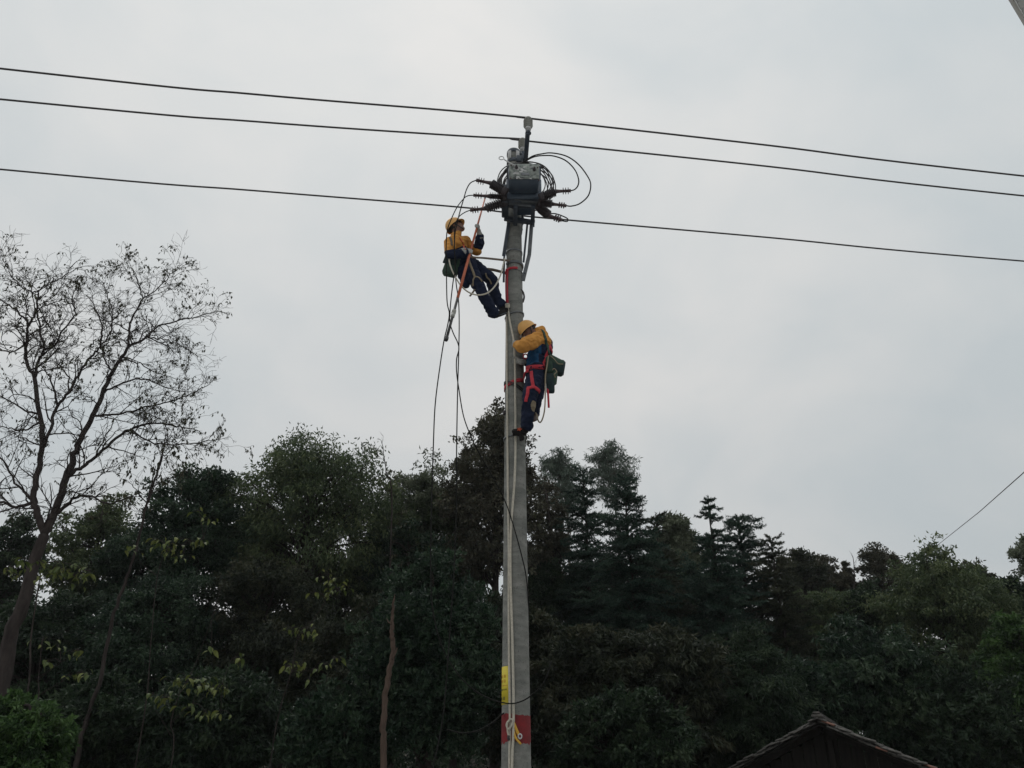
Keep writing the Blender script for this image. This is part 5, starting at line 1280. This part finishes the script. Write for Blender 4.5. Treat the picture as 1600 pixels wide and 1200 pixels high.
b = MB(); b.lathe([(0, .02), (.2, .024), (.8, .024), (1, .017)], at_y(532), at_y(526), 10); b.build('end_cap', M['stickdk'], st)

# ---- lower worker: climbs on the far side of the ropes, head bent to the pole
w2 = empty('person', P(838, 585, 8.83), 'lower worker with red harness climbing with his head bent towards the pole', 'person', 'line workers on the pole')
B = Body()
hc2 = P(826, 516.5, 8.83)
f2, s2, u2 = head(B, hc2, (-.72, -.22, -.66), (-.62, -.12, .77))
rope_p = lambda py: ropeR_s[int(np.argmin([abs(600 - F * ((-q_[1] * ST + (q_[2] - CAMZ) * CT) / (q_[1] * CT + (q_[2] - CAMZ) * ST)) - py) for q_ in ropeR_s]))]
ropeR_s = spline(np.array(ropeR), 10)
hU, hL = rope_p(537), rope_p(563)
B.cap(P(839, 523, 8.83), .058, hc2 - u2 * .05 - f2 * .01, .055, 'skin')
B.chain([P(842, 519, 8.83), P(845, 516, 8.83)], [.068, .055], 'yellow')                 # collar
B.cap(P(846, 526, 8.73), .088, P(843, 526, 8.95), .085, 'yellow')                       # shoulders
B.cap(P(847, 536, 8.74), .118, P(845, 536, 8.92), .115, 'yellow')
B.cap(P(845, 550, 8.75), .125, P(843, 550, 8.92), .12, 'teal'); B.cap(P(852, 548, 8.78), .09, P(851, 548, 8.9), .09, 'navy')
B.chain([P(846, 538, 8.83), P(843, 552, 8.83), P(840, 570, 8.83), P(838, 588, 8.83)], [.145, .15, .142, .135], ['teal', 'navy', 'navy'])
B.cap(P(836, 556, 8.74), .075, P(834, 562, 8.76), .07, 'teal')
B.cap(P(841, 564, 8.76), .118, P(839, 564, 8.91), .115, 'navy')
B.cap(P(839, 577, 8.75), .114, P(838, 577, 8.92), .112, 'navy')
B.cap(P(838, 589, 8.74), .112, P(837, 588, 8.93), .108, 'navy')                         # hips
B.chain([P(845, 528, 8.70), P(830, 535, 8.58), P(815.5, 541, 8.50)], [.092, .092, .078], 'yellow')   # near arm
B.chain([P(815.5, 541, 8.50), P(808.5, 539.5, 8.62)], [.076, .054], 'yellow')
wU = P(804.5, 538, 8.70); B.chain([P(807.5, 539, 8.64), wU], [.046, .04], 'glove')
hand(B, wU, hU, U, .011)
B.chain([P(838, 530, 8.97), P(834, 548, 9.02), P(829, 566, 8.97)], [.078, .064, .058], 'navy')     # far arm
B.chain([P(829, 566, 8.97), P(817, 566, 8.84)], [.056, .048], 'navy')
wL = P(813.5, 565.5, 8.79); B.chain([P(817, 566, 8.83), wL], [.044, .038], 'glove')
hand(B, wL, hL, U, .011, flip=-1)
B.chain([P(836, 590, 8.70), P(831, 609, 8.62), P(826.5, 627, 8.60)], [.108, .096, .082], 'navy')   # near leg
B.chain([P(826.5, 627, 8.60), P(824.5, 646, 8.68), P(823.5, 664, 8.76)], [.080, .074, .077], 'navy')
B.chain([P(840, 590, 8.92), P(841, 607, 8.95), P(838, 624, 8.96)], [.102, .086, .07], 'navy')      # far leg, shin pointing away
B.chain([P(838, 624, 8.96), P(837, 638, 9.06), P(836, 646, 9.12)], [.068, .058, .05], 'navy')
B.chain([P(836, 647, 9.12), P(836.5, 652, 9.10)], [.044, .042], 'brownboot'); B.chain([P(836.5, 653, 9.10), P(833, 655, 9.0), P(829, 655, 8.95)], [.042, .038, .03], 'brownboot')
B.chain([P(822, 667, 8.77), P(820, 672, 8.79)], [.05, .046], 'boot'); B.chain([P(821, 672, 8.79), P(813, 674, 8.76), P(803.5, 674, 8.78)], [.046, .042, .032], 'boot')
def rule2(C, fm):
    fm = np.where((fm == 'teal') & (C[:, 0] > P(846, 552, 8.7)[0]), 'navy', fm)
    fm = np.where((fm == 'navy') & (C[:, 0] < P(841.5, 552, 8.7)[0]) & (C[:, 0] > P(822, 552, 8.7)[0]) & (C[:, 2] > P(830, 570, 8.7)[2]) & (C[:, 2] < P(830, 540, 8.7)[2]) & (C[:, 1] < 9.0), 'teal', fm)
    pk_ = P(833.5, 634, 8.58); return np.where((fm == 'navy') & (np.linalg.norm((C - pk_) * (1, .3, .6), axis=1) < .035), 'tan', fm)
b2, bvh2 = B.build('body', w2, rule=rule2)
face_parts(b2, hc2, f2, s2, u2); helmet(w2, hc2, f2, s2, u2)
body_ring(bvh2, P(839, 576, 8.83), (-.02, -.42, 1), .36, .058, .010, 'red', 'belt', w2)
body_strap(bvh2, [(850, 573), (852, 563), (855, 552), (857, 545), (860, 540)], .045, .007, 'red', 'back_strap', w2); body_strap(bvh2, [(858, 540), (861, 547), (862, 554)], .04, .007, 'red', 'back_strap', w2)
body_strap(bvh2, [(846, 516), (850, 524), (853, 534), (855.5, 546), (857, 553)], .036, .006, 'green', 'shoulder_strap', w2, off=.010)
body_strap(bvh2, [(830, 580), (831, 590), (832.5, 600), (833, 606)], .042, .006, 'red', 'thigh_strap', w2)
body_strap(bvh2, [(823.5, 607), (828, 606), (834, 605), (839, 608), (842.5, 613)], .042, .006, 'red', 'thigh_loop', w2)
body_strap(bvh2, [(825, 607), (824.5, 614), (823, 621), (822, 628)], .040, .006, 'red', 'thigh_strap', w2)
b = MB(); q = on_body(bvh2, 821, 557, .02)[0]
b.tube([q + np.array((math.cos(a) * .028, 0, math.sin(a) * .036)) for a in np.linspace(0, 6.283, 15)], .009, 6, cap=False); b.build('chest_ring', M['red'], w2)
b = MB(); p = PL([(855.5, 607, 8.66), (856.5, 618, 8.64), (857.5, 637, 8.62)]); b.ribbon(spline(p, 4), np.tile((0, -1.0, 0), (9, 1)), .026, .006); b.build('strap_end', M['red'], w2)
b = MB(); q = P(811.5, 671, 8.71); b.ell = None
for k in range(5):
    a = k * 1.256; b.tube([q, q + np.array((math.cos(a) * .03, -.01, math.sin(a) * .026))], [.010, .005], 5)
b.build('boot_lace', M['orange'], w2)
# red pole belt and black foot loops
z1_, z2_ = pole_z(596), pole_z(590)
pb_ = [P(826, 579, 8.62), P(821, 581, 8.66)]; nb_ = [(0, -1, 0)] * 2
for a in np.linspace(math.pi * 1.80, math.pi * .25, 20): pb_.append(pole_pt(z1_ + .05 * math.cos(a), a, .010)); nb_.append((math.cos(a), math.sin(a), 0))
pb_ += [P(821, 600, 9.0), P(828, 598, 8.97)]; nb_ += [(0, 1, 0)] * 2
b = MB(); b.ribbon(spline(np.array(pb_), 3), spline(np.array(nb_, float), 3), .05, .008); b.build('pole_belt', M['red'], w2)
for (py_, tl, w_) in ((600, -.075, .016), (603, -.085, .012)):
    hoop(pole_z(py_), w_, .014, 'stickdk', 'foot_loop', tilt=tl, parent=w2, off=.003, phi0=math.pi * .8, phi1=math.pi * 2.0)
b = MB(); b.tube(spline([pole_pt(pole_z(606), -.35, .02), P(820, 611, 8.8), P(822, 617, 8.75), P(820.5, 622, 8.75)], 5), .016, 6); b.build('belt_hook', M['stickdk'], w2)
hoop(pole_z(680), .016, .014, 'galv', 'climbing_iron', tilt=.01, parent=w2, off=.003, phi0=math.pi * .7, phi1=math.pi * 1.75)
b = MB(); b.tube(spline([P(803, 676, 8.80), P(809, 678, 8.78), P(814, 681, 8.78), P(816.5, 685, 8.79), P(812, 686, 8.80)], 5), np.linspace(.02, .028, 21), 8); b.build('iron_hook', M['boot'], w2)
b = MB(); b.bar(P(801, 679, 8.77), P(822, 678, 8.77), .075, .014, .004); b.build('foot_plate', M['boot'], w2)
# tool bags on the lower worker's back
bag2 = empty('tool_bag', P(868, 572, 8.72), 'dark green flapped tool bag sticking out behind the lower worker', 'bag')
b = MB(); b.box(P(868.5, 574, 8.73), (.23, .15, .20), np.array(Matrix.Rotation(.18, 3, 'Y')), .03); b.build('pouch', M['dkbag'], bag2)
b = MB(); b.box(P(868, 563.5, 8.665), (.22, .035, .10), np.array(Matrix.Rotation(.55, 3, 'Y')), .012); b.build('flap', M['green'], bag2)
b = MB(); b.tube(spline(PL([(860, 556, 8.64), (866, 561, 8.62), (872, 568, 8.62), (880, 569, 8.64)]), 4), .006, 5); b.build('flap_edge', M['tan'], bag2)
b = MB(); b.tube(spline(PL([(863, 578, 8.63), (866, 576, 8.62), (870, 581, 8.62), (866, 585, 8.62), (868, 590, 8.64)]), 4), .007, 5); b.build('strap', M['tan'], bag2)
bag3 = empty('tool_pouch', P(859, 590, 8.70), 'long narrow green tool pouch at the lower worker\'s hip', 'bag')
b = MB(); b.box(P(858.8, 571, 8.70), (.10, .10, .24), np.array(Matrix.Rotation(-.03, 3, 'Y')), .02); b.build('canvas_top', M['green'], bag3)
b = MB(); b.box(P(859.8, 599, 8.70), (.105, .09, .26), None, .015); b.build('sheath', M['dkbag'], bag3)
b = MB(); b.box(P(866.5, 590, 8.70), (.07, .08, .20), np.array(Matrix.Rotation(.12, 3, 'Y')), .02); b.build('side_pocket', M['green'], bag3)
cable('safety_rope', [(857, 556, 8.62), (855, 570, 8.60), (852.5, 585, 8.58), (852, 600, 8.58), (851.8, 625, 8.58), (850.5, 643, 8.58), (847, 656, 8.6), (843.5, 660, 8.65), (840.5, 656, 8.75), (838.5, 649, 8.95), (837, 645, 9.04)], .0095, 'tan', 'brown safety rope looping down from the lower worker to his boot', 'rope')

# ------------------------------------------------------------------ thin haze in the air
hz = MB(); hz.box((0, 300, 8.5), (3600, 3600, 21), None)
hzm = bpy.data.materials.new('thin_haze'); hzm.use_nodes = True; n_ = hzm.node_tree; n_.nodes.clear()
o_ = n_.nodes.new('ShaderNodeOutputMaterial'); v_ = n_.nodes.new('ShaderNodeVolumePrincipled')
v_.inputs['Color'].default_value = (.93, .96, .97, 1); v_.inputs['Density'].default_value = HAZE; v_.inputs['Anisotropy'].default_value = 0.1
n_.links.new(v_.outputs['Volume'], o_.inputs['Volume'])
tag(hz.build('haze', hzm, smooth=False), 'thin pale haze over the whole scene', kind='stuff')
S.cycles.volume_bounces = 0
